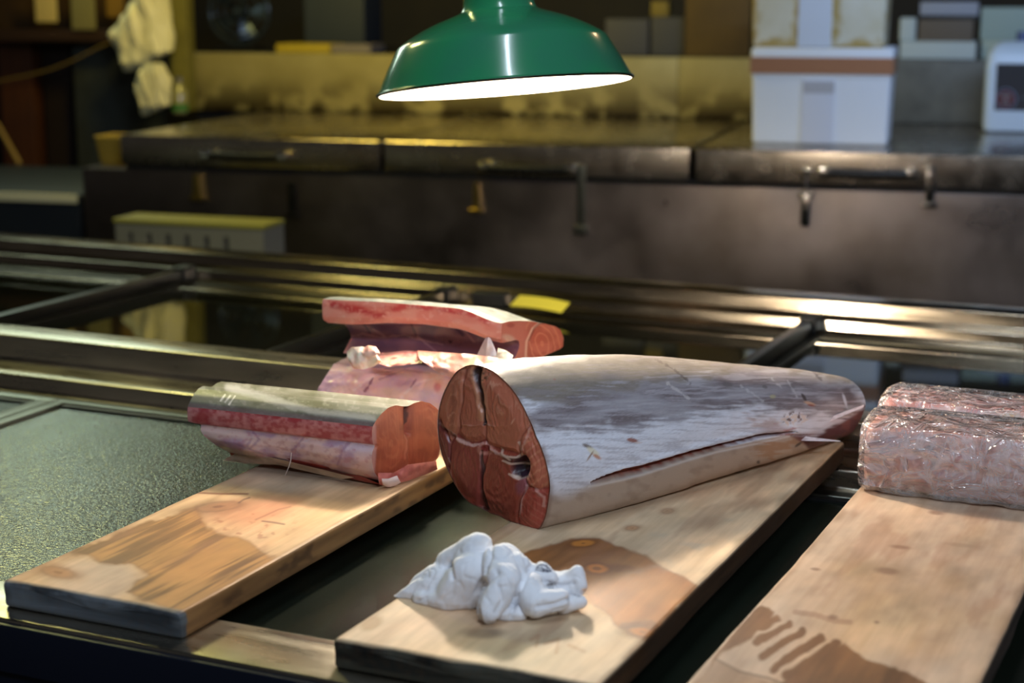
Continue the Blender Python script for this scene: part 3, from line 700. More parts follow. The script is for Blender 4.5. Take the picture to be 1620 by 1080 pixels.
c = mix(c, (1 - sm(.7, 1.5, dd / wv)) * .85, lin(60, 26, 30)); relief = relief - 0.003 * (1 - sm(.6, 1.6, dd / wv))
dd = dline(PW, [(721, 612), (722, 650), (720, 680)]); c = mix(c, np.exp(-(dd / 3) ** 2) * .3, lin(90, 40, 30))
dd = dline(PW, [(694, 672), (716, 684), (722, 690)]); c = mix(c, np.exp(-((dd) / 3.5) ** 2) * .6, lin(84, 30, 34)); relief = relief - 0.003 * np.exp(-((dd) / 4) ** 2)
bb = ell(PW, 771, 708, 12, 9, 20); c = mix(c, (1 - sm(.9, 1.3, bb)) * .6, lin(214, 146, 130)); c = mix(c, 1 - sm(.4, .75, bb), lin(126, 40, 36))
# belly cavity
cav = ell(PW, 828, 738, 13, 19, 12); c = mix(c, 1 - sm(.8, 1.2, cav), lin(48, 24, 36)); c = mix(c, (1 - sm(.5, 1, ell(PW, 828, 748, 8, 8))) * .5, lin(110, 80, 110))
relief = relief - 0.016 * (1 - sm(.5, 1.15, cav))
cv2 = sdpoly(PW, [(796, 716), (812, 722), (834, 722), (838, 732), (820, 736), (804, 728)])
c = mix(c, (1 - sm(-2, 2, cv2)) * .8, lin(84, 44, 40))
for qq in ([(797, 706), (800, 718), (812, 727)], [(808, 722), (820, 724), (828, 718)], [(802, 728), (822, 737), (834, 738)], [(812, 748), (824, 757), (838, 752)], [(826, 700), (829, 712)]):
    c = mix(c, (1 - sm(.8, 2.4, dline(PW, qq))) * .75, lin(226, 196, 176))
c = mix(c, (1 - sm(.5, 1.1, ell(PW, 829, 768, 9, 18, 8))) * .45, lin(150, 96, 120))
rb = np.sin((Y_ + (X_ - 845) * 0.9) * 0.42 + 1.2 * fib); c = mix(c, (near == 6) * sm(.3, .9, rb) * .4, lin(214, 150, 112))
c = mix(c, sm(.5, .9, np.sin((Y_ - X_) * .5)) * (near == 7) * .25, lin(206, 130, 110))
# rim of skin
edge = (1 - q) * fr0[None]; edge = np.broadcast_to(edge, X_.shape)
c = mix(c, (1 - sm(0.0008, 0.0028, edge + 0.001 * fbm(P3, 66))) * 0.75, lin(86, 60, 48))
c = mix(c, (1 - sm(.4, 1, ell(P, 816, 665, 8, 2, -60))) * .5, lin(230, 180, 150))
relief = relief + 0.006 * sm(0, 0.02, edge) * (0.6 + 0.4 * np.cos(dm * 1.4)) + 0.0004 * ringp
relief = relief * sm(0.0, 0.0035, edge)
Gf = Gf + fn * relief[..., None]
child_world(MB().grid(Gf, 0, True, True, False), 'cut_face', M['flesh'], tail, c.reshape(-1, 3))

# ------------------------------------------------------------------ loin pieces
def smooth_prof(pts, n):
    P_ = np.array(pts, float); t = np.r_[0, np.cumsum(np.hypot(*np.diff(P_, axis=0).T))]
    T = np.linspace(0, t[-1], n); Q = np.stack([np.interp(T, t, P_[:, k]) for k in (0, 1)], -1)
    for _ in range(3): Q[1:-1] = (Q[:-2] + 2 * Q[1:-1] + Q[2:]) / 4
    return Q
def loin(name, label, x0, x1, parts, colf, facef, dispf, endshape, base, face_relief=None, nx=170):
    """parts: list of (part name, material, open (y,z) profile); chained into a closed section, extruded along x"""
    t = thing(name, label, 'fish', base)
    allp = []
    for pn, m_, prof in parts:
        Q = smooth_prof(prof, max(24, int(sum(np.hypot(*np.diff(np.array(prof), axis=0).T)) / 0.0013)))
        xs_ = np.linspace(0, 1, nx)
        G_ = np.zeros((nx, len(Q), 3))
        for i, s in enumerate(xs_):
            a, b = endshape(Q, 0), endshape(Q, 1)
            G_[i, :, 0] = (x0 + a) * (1 - s) + (x1 + b) * s; G_[i, :, 1:] = Q
        G_ = dispf(pn, G_, xs_)
        cc_ = colf(pn, proj(G_), G_)
        child_world(MB().grid(G_, 0), pn, m_, t, cc_.reshape(-1, 3))
        allp.append(G_)
    for e in (0, 1):
        ring_ = np.concatenate([g_[-e][:-1] for g_ in allp]); 
        ring_ = ring_ if e else ring_
        ce_ = np.array([ring_[:, 0].mean(), (ring_[:, 1].min() + ring_[:, 1].max()) / 2, (ring_[:, 2].min() + ring_[:, 2].max()) / 2])
        qs = np.linspace(0, 1, 80); 
        K2 = np.array([ring_ * (1 - v) + ce_ * v for v in qs[:-1]])
        P_ = proj(K2)
        if e and face_relief is not None: K2[..., 0] += face_relief(P_, K2) * sm(0, 0.08, qs[:-1])[:, None]
        cc_ = facef(P_, K2, e)
        child_world(MB().grid(K2, 0, True, False, True), 'cut_end', M['flesh'], t, cc_.reshape(-1, 3))
    return t

def pnoise(P, a, b, s, o=4): return fbm(np.stack([P[..., 0] * a, P[..., 1] * b, P[..., 0] * 0], -1), s, o)

def blob(root, name, pts, m_, colr, col2, seed, amp=.0035, freq=90):
    bm = bmesh.new()
    for x, y, Y, r in pts:
        p = ony(x, y, Y); bmesh.ops.create_icosphere(bm, subdivisions=4, radius=r, matrix=Matrix.Translation(Vector(p)))
    me = bpy.data.meshes.new('tmp'); bm.to_mesh(me); bm.free()
    ob = bpy.data.objects.new('tmp', me); COL.objects.link(ob)
    md = ob.modifiers.new('r', 'REMESH'); md.mode = 'VOXEL'; md.voxel_size = 0.0013
    ms = ob.modifiers.new('s', 'SMOOTH'); ms.factor = .5; ms.iterations = 16
    dg = bpy.context.evaluated_depsgraph_get(); m2_ = bpy.data.meshes.new_from_object(ob.evaluated_get(dg))
    bpy.data.objects.remove(ob)
    V = np.empty(len(m2_.vertices) * 3); m2_.vertices.foreach_get('co', V); V = V.reshape(-1, 3)
    Nn = np.empty(len(V) * 3); m2_.vertices.foreach_get('normal', Nn); Nn = Nn.reshape(-1, 3)
    V = V + Nn * (amp * (1 - 2 * np.abs(fbm(V * freq, seed, 3)))[:, None]); m2_.vertices.foreach_set('co', V.ravel())
    q_ = fbm(V * 110, seed + 3, 3)
    paint(m2_, mix(np.broadcast_to(lin(*colr), V.shape), sm(-.1, .3, q_) * .7, lin(*col2)))
    m2_.polygons.foreach_set('use_smooth', [True] * len(m2_.polygons)); m2_.materials.append(m_); m2_.name = name
    o = link(name, m2_, root); o.location = tuple(-np.array(root.location)); return o
# --- A, front loin on the left board
def A_col(pn, P, G_):
    m1, m2, m3 = pnoise(P, .04, .06, 3), pnoise(P, .15, .2, 4), pnoise(P, .02, .09, 5)
    sh = P.shape[:2] + (3,)
    if pn == 'skin':
        c = mix(np.broadcast_to(lin(112, 112, 98), sh), sm(-.2, .4, m1), lin(78, 78, 58))
        c = mix(c, (1 - sm(2, 9, dline(P, [(360, 612), (430, 632), (500, 652), (590, 662)]) + m2 * 4)) * .5, lin(190, 188, 182))
        c = mix(c, sm(.1, .4, m2) * .3, lin(170, 168, 158))
        for q_ in ([(349, 634), (356, 624)], [(356, 636), (364, 626)], [(362, 640), (372, 626)]): c = mix(c, (1 - sm(.6, 1.6, dline(P, q_))) * .8, lin(226, 222, 216))
        c = mix(c, (1 - sm(0, 1.2, np.abs(G_[..., 1] - 1.82) / 0.004)) * .6, lin(120, 90, 96))
        return c
    if pn == 'flank_cut':
        c = mix(np.broadcast_to(lin(190, 108, 108), sh), sm(-.2, .4, m1) * .8, lin(206, 134, 128))
        top = P[..., 1] - np.interp(P[..., 0], [312, 592], [640, 668])
        c = mix(c, (1 - sm(4, 14, top + m1 * 12)) * .55, lin(150, 40, 48))
        c = mix(c, sm(.05, .25, m2) * .6, lin(166, 44, 50)); c = mix(c, sm(.08, .3, -m2) * .4, lin(220, 156, 150))
        c = mix(c, (1 - sm(.4, 1.2, ell(P, 320, 660, 12, 12))) * .7, lin(170, 44, 46))
        return c
    if pn == 'membrane':
        c = mix(np.broadcast_to(lin(232, 196, 186), sh), sm(-.25, .35, m1), lin(190, 152, 168))
        c = mix(c, (1 - sm(.2, 1.2, ell(P, 565, 700, 50, 22, 10))) * .5, lin(190, 180, 206))
        c = mix(c, (1 - sm(.2, 1.2, ell(P, 575, 738, 50, 20, 12))) * .5, lin(216, 176, 164))
        c = mix(c, (1 - sm(.2, 1.2, ell(P, 385, 688, 50, 14, 8))) * .4, lin(190, 164, 150))
        for q_, k in (([(458, 735), (463, 712), (482, 690)], .55), ([(534, 735), (542, 710), (556, 695)], .5), ([(395, 710), (410, 695), (400, 682)], .5), ([(370, 700), (420, 720), (520, 750)], .35), ([(390, 705), (398, 694)], .5)):
            c = mix(c, (1 - sm(.8, 2.6, dline(P, q_) + m2 * 3)) * k, lin(150, 96, 130))
        for q_ in ([(470, 712), (482, 698), (500, 688)], [(548, 712), (560, 700), (590, 690)], [(420, 722), (500, 740), (600, 762)]): c = mix(c, (1 - sm(.8, 2.4, dline(P, q_) + m2 * 2)) * .6, lin(228, 204, 206))
        c = mix(c, sm(.15, .35, m2) * .3, lin(180, 84, 90))
        return c
    return np.broadcast_to(lin(150, 70, 62), sh)
def A_face(P, K2, e):
    m1, m2 = pnoise(P, .05, .05, 7), pnoise(P, .2, .2, 8)
    sh = P.shape[:2] + (3,)
    if e == 0: return mix(np.broadcast_to(lin(190, 104, 100), sh), sm(-.1, .4, m1), lin(150, 70, 70))
    PW = P + np.stack([m1 * 8, m1 * 5], -1)
    l1, l2 = ell(PW, 617, 700, 30, 52, -3), ell(PW, 672, 695, 32, 52, 3)
    dm_ = np.minimum(l1, l2); seam_ = np.abs(l1 - l2)
    c = mix(np.broadcast_to(lin(176, 88, 60), sh), sm(-.2, .3, m1) * .6, lin(146, 64, 46))
    rg_ = np.sin(dm_ * 22 + 5 * pnoise(P, .12, .03, 9)); c = mix(c, sm(.3, .95, rg_) * .3 * sm(-.2, .3, pnoise(P, .05, .02, 19)), lin(204, 124, 90)); c = mix(c, sm(0, .45, pnoise(P, .5, .03, 29)) * .3, lin(196, 110, 78))
    c = mix(c, (1 - sm(0, .1, seam_)) * .35, lin(110, 36, 30))
    dd_ = dline(PW, [(645, 640), (644, 660), (643, 682)]); wv_ = np.interp(P[..., 1], [640, 655, 685], [3.6, 3.0, 1.0])
    c = mix(c, np.exp(-((dd_ - 7) / 3) ** 2) * .4 * (P[..., 1] < 680), lin(110, 36, 30))
    c = mix(c, (1 - sm(.7, 1.5, dd_ / wv_)) * .95, lin(72, 20, 20))
    c = mix(c, (1 - sm(1, 3, dline(PW, [(641, 690), (640, 725)]))) * .35, lin(216, 140, 120))
    low_ = sdpoly(PW, [(612, 775), (640, 738), (652, 742), (690, 735), (706, 738), (690, 748), (650, 768), (630, 778)])
    c = mix(c, (1 - sm(-3, 4, low_)) * .7, lin(190, 92, 84))
    c = mix(c, (1 - sm(.4, 1.1, ell(P, 620, 764, 12, 8, -30))) * .9, lin(234, 200, 196))
    c = mix(c, (1 - sm(.8, 2.4, dline(P, [(622, 752), (645, 736), (662, 742), (690, 728)]) + m2 * 2)) * .6, lin(232, 178, 166))
    c = mix(c, (1 - sm(.3, 1, ell(P, 690, 718, 10, 14))) * .5, lin(140, 40, 36))
    ed = np.abs(P[..., 0] - 590); c = mix(c, (1 - sm(1, 5, ed)) * .5, lin(216, 170, 164))
    return c
def A_rel(P, K2):
    l1, l2 = ell(P, 617, 700, 30, 52, -3), ell(P, 672, 695, 32, 52, 3)
    dd_ = dline(P, [(645, 636), (644, 660), (643, 684)])
    return 0.004 * np.cos(np.minimum(np.minimum(l1, l2), 1.2) * 1.3) - 0.006 * np.exp(-(dd_ / 4) ** 2)
def A_disp(pn, G_, xs_):
    n_ = fbm(G_ * 28, 5, 3)
    d_ = {'skin': .0006, 'flank_cut': .001, 'membrane': .004, 'underside': .001}[pn]
    s = np.linspace(0, 1, G_.shape[1]); w_ = np.sin(np.pi * s) ** .7
    G_[..., 1] += -n_ * d_ * w_
    if pn == 'skin': G_[..., 2] += n_ * d_ * w_
    # the piece narrows a little to the left
    k = (1 - xs_)[:, None]
    G_[..., 2] -= k * 0.003 * sm(0.06, 0.12, G_[..., 2])
    G_[..., 2] += k * 0.012 * sm(0.09, 0.03, G_[..., 2])
    if pn != 'underside': G_[..., 1] -= 0.004 * np.sin(xs_ * 9)[:, None] * w_ * (pn == 'membrane')
    return G_
def A_end(Q, e):
    if e: return (Q[:, 0] - 1.83) * 0.22
    z = Q[:, 1]; return 0.018 * sm(0.092, 0.088, z) + 0.035 * sm(0.088, 0.03, z) + (Q[:, 0] - 1.82) * -0.10 * sm(.1, .12, z)
pA = [('skin', M['skin_wet'], [(1.952, .060), (1.957, .078), (1.954, .096), (1.945, .110), (1.930, .121), (1.912, .1275), (1.898, .1275), (1.886, .1255), (1.876, .1275), (1.862, .132), (1.848, .1315), (1.834, .126), (1.824, .119), (1.818, .113)]),
      ('flank_cut', M['flesh'], [(1.818, .113), (1.8165, .108), (1.8165, .098), (1.818, .090), (1.8205, .0885)]),
      ('membrane', M['membrane'], [(1.8205, .0885), (1.822, .087), (1.817, .080), (1.816, .068), (1.820, .054), (1.828, .043), (1.838, .036), (1.848, .0315)]),
      ('underside', M['flesh'], [(1.848, .0315), (1.862, .0308), (1.90, .0308), (1.93, .034), (1.945, .043), (1.952, .060)])]
LA = loin('fish_loin', 'grey-skinned fish loin with two red lobes at its cut end, on the left board', -1.300, -1.016, pA, A_col, A_face, A_disp, A_end, (-1.15, 1.88, 0.0305), A_rel)
def px_sheet(root, name, rows, m_, colr, seed, thick=.0015, amp=.002, bulge=0, col2=None, nu=50, nv=16):
    mb = sheet(rows, 0, thick, nu, nv, bulge, seed, amp); V = np.concatenate(mb.v); q_ = fbm(V * 90, seed + 4, 3)
    cc_ = mix(np.broadcast_to(lin(*colr), V.shape), sm(-.1, .35, q_) * .6, lin(*(col2 or tuple(int(k * .8) for k in colr))))
    return child_world(mb, name, m_, root, cc_)
px_sheet(LA, 'belly_flap', [[(362, 709, 1.835), (400, 712, 1.83), (470, 728, 1.826), (560, 748, 1.826), (600, 765, 1.832)], [(366, 724, 1.84), (410, 728, 1.84), (470, 740, 1.838), (560, 758, 1.836), (600, 768, 1.836)]], M['membrane'], (170, 66, 56), 3, .004, .003, col2=(120, 40, 40))
px_sheet(LA, 'skin_flap', [[(374, 716, 1.832), (420, 721, 1.826), (470, 733, 1.822), (560, 755, 1.822)], [(353, 728, 1.838), (390, 733, 1.838), (440, 735, 1.836), (540, 758, 1.828)]], M['fat'], (206, 176, 150), 4, .0015, .003)
child_world(MB().tube([ony(x, y, Y) for x, y, Y in ((461, 716, 1.806), (460, 728, 1.805), (457, 738, 1.804), (451, 752, 1.808))], [.0006, .0007, .0006, .0004]), 'sinew', M['fat'], LA, np.broadcast_to(lin(220, 200, 190), (40, 3)))

px_sheet(LA, 'fatty_tip', [[(598, 748, 1.815), (622, 748, 1.836), (646, 735, 1.862), (690, 729, 1.92)], [(600, 766, 1.822), (620, 772, 1.842), (648, 761, 1.868), (692, 742, 1.925)]], M['fat'], (206, 120, 110), 31, .003, .004, .003, (150, 60, 54))
px_sheet(LA, 'fatty_tip', [[(604, 757, 1.814), (614, 757, 1.824), (628, 752, 1.838)], [(606, 767, 1.82), (618, 773, 1.832), (634, 763, 1.844)]], M['fat'], (236, 206, 198), 33, .003, .002, .003, (214, 150, 140))
# --- B, lower rear piece
def B_col(pn, P, G_):
    m1, m2 = pnoise(P, .035, .06, 13), pnoise(P, .14, .2, 14); sh = P.shape[:2] + (3,)
    c = mix(np.broadcast_to(lin(236, 190, 180), sh), sm(-.25, .3, m1), lin(220, 174, 184))
    c = mix(c, sm(.0, .35, m2) * .35, lin(232, 190, 168))
    c = mix(c, (1 - sm(.2, 1.2, ell(P, 615, 620, 30, 10))) * .4, lin(236, 196, 150))
    c = mix(c, (1 - sm(.2, 1.2, ell(P, 675, 625, 25, 14))) * .5, lin(214, 190, 214))
    for q_, k in (([(577, 618), (585, 608), (590, 598)], .8), ([(650, 612), (658, 600)], .6), ([(600, 600), (640, 585), (680, 590)], .35)):
        c = mix(c, (1 - sm(.8, 2.6, dline(P, q_) + m2 * 2)) * k, lin(130, 60, 90))
    for q_ in ([(560, 618), (580, 600), (610, 588)], [(640, 622), (662, 604), (700, 596)], [(545, 590), (570, 578), (620, 574)]): c = mix(c, (1 - sm(.8, 2.4, dline(P, q_) + m2 * 3)) * .55, lin(240, 214, 210))
    c = mix(c, (1 - sm(.3, 1.1, ell(P, 692, 612, 8, 10))) * .6, lin(196, 60, 80))
    return c
def B_face(P, K2, e): return mix(np.broadcast_to(lin(196, 120, 108), P.shape[:2] + (3,)), sm(-.1, .3, pnoise(P, .05, .05, 3)), lin(160, 84, 76))
def B_disp(pn, G_, xs_):
    s = np.linspace(0, 1, G_.shape[1]); w_ = np.sin(np.pi * s) ** .5
    n_ = fbm(G_ * 26, 15, 4)
    G_[..., 1] -= n_ * .007 * w_ * (pn != 'underside'); G_[..., 2] += n_ * .006 * w_ * (pn != 'underside')
    return G_
pB = [('membrane', M['membrane'], [(2.10, .118), (2.085, .112), (2.070, .098), (2.062, .080), (2.062, .058), (2.068, .040), (2.08, .0315)]),
      ('underside', M['flesh'], [(2.08, .0315), (2.12, .0308), (2.20, .0308), (2.265, .036), (2.275, .05)]),
      ('skin', M['skin_wet'], [(2.275, .05), (2.28, .08), (2.265, .105), (2.23, .119)]),
      ('top_cut', M['membrane'], [(2.23, .119), (2.18, .121), (2.13, .121), (2.10, .118)])]
def B_colx(pn, P, G_):
    if pn == 'skin': return np.broadcast_to(lin(120, 120, 106), P.shape[:2] + (3,))
    return B_col(pn, P, G_)
LB = loin('fish_loin', 'pale pink fish piece under the hollow loin, bottom of the rear stack', -1.262, -0.99, pB, B_colx, B_face, B_disp, lambda Q, e: (Q[:, 1] * 0 + (0.022 * sm(.03, .12, Q[:, 1]) if not e else 0)), (-1.13, 2.17, 0.0305))

# --- C, hollow loin on top
def C_edge(x):   # lower edge of the pink band, as height drop along the length
    return np.interp(x, [0, .15, .35, .55, .75, .9, 1], [.037, .037, .031, .028, .030, .034, .036])
def C_col(pn, P, G_):
    m1, m2 = pnoise(P, .04, .06, 23), pnoise(P, .16, .2, 24); sh = P.shape[:2] + (3,)
    if pn == 'skin':
        c = mix(np.broadcast_to(lin(74, 78, 72), sh), sm(-.2, .3, m1), lin(54, 58, 54)); return mix(c, sm(.1, .35, m2) * .3, lin(120, 116, 108))
    if pn == 'flank_cut':
        c = mix(np.broadcast_to(lin(226, 140, 124), sh), sm(-.2, .3, m1) * .7, lin(232, 164, 146))
        for (x, y, a, b) in ((555, 483, 26, 7), (570, 488, 20, 5), (632, 482, 22, 6), (670, 481, 20, 4), (530, 480, 12, 6), (708, 487, 14, 4), (740, 488, 18, 5), (770, 500, 12, 6), (600, 492, 14, 5)): c = mix(c, (1 - sm(.2, 1.5, ell(P + np.stack([m2 * 22, m1 * 10], -1), x, y + 3, a, b * 1.3))) * .85, lin(196, 44, 44))
        return mix(c, sm(.2, .4, m2) * .3, lin(244, 200, 184))
    if pn == 'cavity':
        c = mix(np.broadcast_to(lin(150, 104, 116), sh), sm(-.25, .3, m1), lin(120, 86, 112))
        c = mix(c, sm(530, 556, P[..., 1]) * .5, lin(170, 104, 98))
        for q_ in ([(565, 503), (575, 512), (585, 526)], [(646, 505), (652, 515), (658, 530)], [(705, 505), (722, 520), (732, 530)]): c = mix(c, (1 - sm(1, 3, dline(P, q_) + m2 * 2)) * .7, lin(70, 42, 74))
        for q_ in ([(535, 536), (575, 528), (600, 534), (640, 530), (660, 536), (700, 545)], [(590, 520), (612, 534)], [(725, 512), (750, 540)], [(660, 532), (690, 556)]): c = mix(c, (1 - sm(.8, 2.2, dline(P, q_) + m2 * 2)) * .5, lin(206, 160, 160))
        c = mix(c, (1 - sm(.4, 1.1, ell(P, 715, 542, 18, 7))) * sm(0, .2, m2) * .8, lin(60, 28, 36))
        return mix(c, (1 - sm(-4, 8, P[..., 0] - 540 - (P[..., 1] - 500) * .3)) * .5, lin(206, 140, 130))
    return np.broadcast_to(lin(170, 96, 90), sh)
def C_face(P, K2, e):
    m1, m2 = pnoise(P, .06, .06, 27), pnoise(P, .2, .2, 28); sh = P.shape[:2] + (3,)
    if e == 0: return mix(np.broadcast_to(lin(210, 130, 116), sh), sm(-.1, .3, m1), lin(180, 84, 80))
    c = mix(np.broadcast_to(lin(178, 88, 70), sh), sm(-.1, .3, m1) * .6, lin(204, 120, 98))
    c = mix(c, 1 - sm(-6, 8, P[..., 0] - 832 + (P[..., 1] - 540) * .1), lin(196, 116, 100))
    l1 = ell(P, 858, 545, 24, 40, -12) ; rg_ = np.sin(l1 * 18 + 2 * m1)
    c = mix(c, (P[..., 0] > 832) * sm(.4, .95, rg_) * .45, lin(222, 154, 122))
    c = mix(c, (1 - sm(1, 2.6, dline(P, [(856, 508), (842, 520), (833, 540), (831, 572)]))) * .8, lin(226, 190, 170))
    c = mix(c, (1 - sm(1, 2.4, dline(P, [(860, 506), (846, 518), (837, 538)]))) * .5, lin(90, 20, 26))
    c = mix(c, (1 - sm(.4, 1.1, ell(P, 808, 514, 8, 5))) * .6, lin(140, 36, 36))
    return mix(c, (1 - sm(.4, 1.1, ell(P, 805, 535, 14, 7, 20))) * .7, lin(206, 176, 160))
def C_disp(pn, G_, xs_):
    s = np.linspace(0, 1, G_.shape[1]); w_ = np.sin(np.pi * s) ** .6
    n_ = fbm(G_ * 24, 35, 3)
    k = xs_[:, None]
    if pn == 'flank_cut':
        G_[..., 2] = 0.212 - C_edge(xs_)[:, None] * s[None]
    if pn == 'cavity':
        z_top = 0.212 - C_edge(xs_)[:, None]; a = G_[..., 2].max(); G_[..., 2] = G_[..., 2] + (z_top - a) * sm(.13, .175, G_[..., 2])
        G_[..., 1] += (n_ * .006 + .005 * np.sin(xs_ * 14)[:, None]) * w_
        G_[..., 1] += 0.012 * np.sin(np.pi * xs_)[:, None] * w_
    elif pn == 'skin': G_[..., 2] += n_ * .0008 * w_
    G_[..., 2] -= (0.016 * sm(.75, 1.0, k) ) * sm(.15, .2, G_[..., 2]) + 0.003 * sm(.4, 0, k) * sm(.15, .2, G_[..., 2])
    return G_
pC = [('skin', M['skin_wet'], [(2.300, .130), (2.302, .142), (2.292, .158), (2.272, .174), (2.245, .188), (2.21, .199), (2.17, .2075), (2.14, .2115), (2.12, .212)]),
      ('flank_cut', M['flesh'], [(2.12, .212), (2.118, .205), (2.118, .185), (2.122, .175)]),
      ('cavity', M['membrane'], [(2.122, .175), (2.150, .174), (2.165, .165), (2.166, .152), (2.158, .142), (2.142, .134), (2.128, .1285)]),
      ('underside', M['flesh'], [(2.128, .1285), (2.16, .1265), (2.25, .1265), (2.29, .1275), (2.300, .130)])]
LC = loin('fish_loin', 'hollow fish loin with a thick pink rim, on top of the rear stack', -1.268, -0.977, pC, C_col, C_face, C_disp,
          lambda Q, e: ((Q[:, 0] - 2.12) * 0.10 if e else 0.006 * sm(.18, .175, Q[:, 1]) + .022 * sm(.175, .13, Q[:, 1])), (-1.12, 2.2, 0.127))
# fat and membranes spilling between the two
px_sheet(LB, 'fat_lump', [[(549, 556, 2.075), (556, 549, 2.07), (572, 548, 2.065), (588, 552, 2.065), (600, 566, 2.06)], [(551, 570, 2.06), (560, 583, 2.056), (576, 584, 2.054), (592, 579, 2.054), (604, 572, 2.056)]], M['fat'], (240, 228, 216), 41, .005, .006, .008, (214, 176, 160))
px_sheet(LB, 'fat_lump', [[(572, 552, 2.062), (582, 546, 2.06), (594, 548, 2.06), (600, 556, 2.06)], [(574, 562, 2.052), (584, 566, 2.05), (594, 562, 2.05), (601, 560, 2.052)]], M['fat'], (232, 200, 186), 43, .003, .004, .004, (190, 120, 104))
px_sheet(LB, 'inner_membrane', [[(590, 556, 2.10), (610, 558, 2.095), (640, 554, 2.095), (668, 556, 2.09)], [(596, 574, 2.062), (615, 580, 2.058), (642, 577, 2.056), (668, 574, 2.056)]], M['membrane'], (216, 150, 138), 21, .003, .007, .004, (176, 84, 80))
px_sheet(LB, 'inner_membrane', [[(660, 554, 2.09), (700, 557, 2.085), (745, 560, 2.085), (800, 568, 2.08)], [(664, 568, 2.054), (694, 590, 2.052), (730, 604, 2.052), (790, 590, 2.052)]], M['membrane'], (172, 122, 106), 23, .003, .007, .006, (196, 146, 138))
px_sheet(LC, 'torn_membrane', [[(768, 534, 2.12), (772, 533, 2.118), (776, 534, 2.12)], [(752, 566, 2.10), (768, 566, 2.095), (790, 568, 2.10)]], M['membrane'], (206, 176, 168), 11, .001, .002)
px_sheet(LC, 'torn_membrane', [[(788, 550, 2.10), (800, 554, 2.10), (812, 562, 2.10)], [(784, 567, 2.09), (798, 571, 2.09), (808, 572, 2.09)]], M['fat'], (226, 206, 184), 12, .001, .003)

# ------------------------------------------------------------------ wrapped fish pieces at the right
def film_mat():
    m = bpy.data.materials.new('cling_film'); m.use_nodes = True; nt = m.node_tree; N = nt.nodes; K = nt.links
    for n in list(N):
        if n.type != 'OUTPUT_MATERIAL': N.remove(n)
    out = [n for n in N if n.type == 'OUTPUT_MATERIAL'][0]
    tr = N.new('ShaderNodeBsdfTransparent'); tr.inputs[0].default_value = (.97, .97, .98, 1)
    gl = N.new('ShaderNodeBsdfGlossy'); gl.inputs['Roughness'].default_value = .07
    mx = N.new('ShaderNodeMixShader'); lw = N.new('ShaderNodeLayerWeight'); lw.inputs['Blend'].default_value = .52
    tc = N.new('ShaderNodeTexCoord')
    def wav(scale, dist, rot):
        mp = N.new('ShaderNodeMapping'); mp.inputs['Rotation'].default_value = rot; mp.inputs['Scale'].default_value = scale
        K.new(tc.outputs['Object'], mp.inputs['Vector'])
        n = N.new('ShaderNodeTexNoise'); n.inputs['Scale'].default_value = 1; n.inputs['Detail'].default_value = 4; n.inputs['Distortion'].default_value = dist
        K.new(mp.outputs[0], n.inputs['Vector'])
        s = N.new('ShaderNodeMath'); s.operation = 'SUBTRACT'; s.inputs[1].default_value = .5; K.new(n.outputs['Fac'], s.inputs[0])
        a = N.new('ShaderNodeMath'); a.operation = 'ABSOLUTE'; K.new(s.outputs[0], a.inputs[0]); return a.outputs[0]
    a, b = wav((12, 30, 30), 1.2, (0, .5, .3)), wav((36, 14, 20), .8, (.4, -.7, 0))
    mn = N.new('ShaderNodeMath'); mn.operation = 'MINIMUM'; K.new(a, mn.inputs[0]); K.new(b, mn.inputs[1])
    bp = N.new('ShaderNodeBump'); bp.inputs['Strength'].default_value = 1.0; bp.inputs['Distance'].default_value = .022
    K.new(mn.outputs[0], bp.inputs['Height'])
    K.new(bp.outputs[0], gl.inputs['Normal']); K.new(bp.outputs[0], lw.inputs['Normal'])
    cr = N.new('ShaderNodeMapRange'); cr.inputs['From Min'].default_value = .09; cr.inputs['From Max'].default_value = 0; cr.inputs['To Min'].default_value = .10; cr.inputs['To Max'].default_value = .38
    K.new(mn.outputs[0], cr.inputs['Value']); df = N.new('ShaderNodeBsdfDiffuse'); df.inputs[0].default_value = (.9, .9, .92, 1)
    m0 = N.new('ShaderNodeMixShader'); K.new(cr.outputs[0], m0.inputs[0]); K.new(tr.outputs[0], m0.inputs[1]); K.new(df.outputs[0], m0.inputs[2])
    K.new(lw.outputs['Facing'], mx.inputs[0]); K.new(m0.outputs[0], mx.inputs[1]); K.new(gl.outputs[0], mx.inputs[2]); K.new(mx.outputs[0], out.inputs[0])
    return m
M['film'] = film_mat()
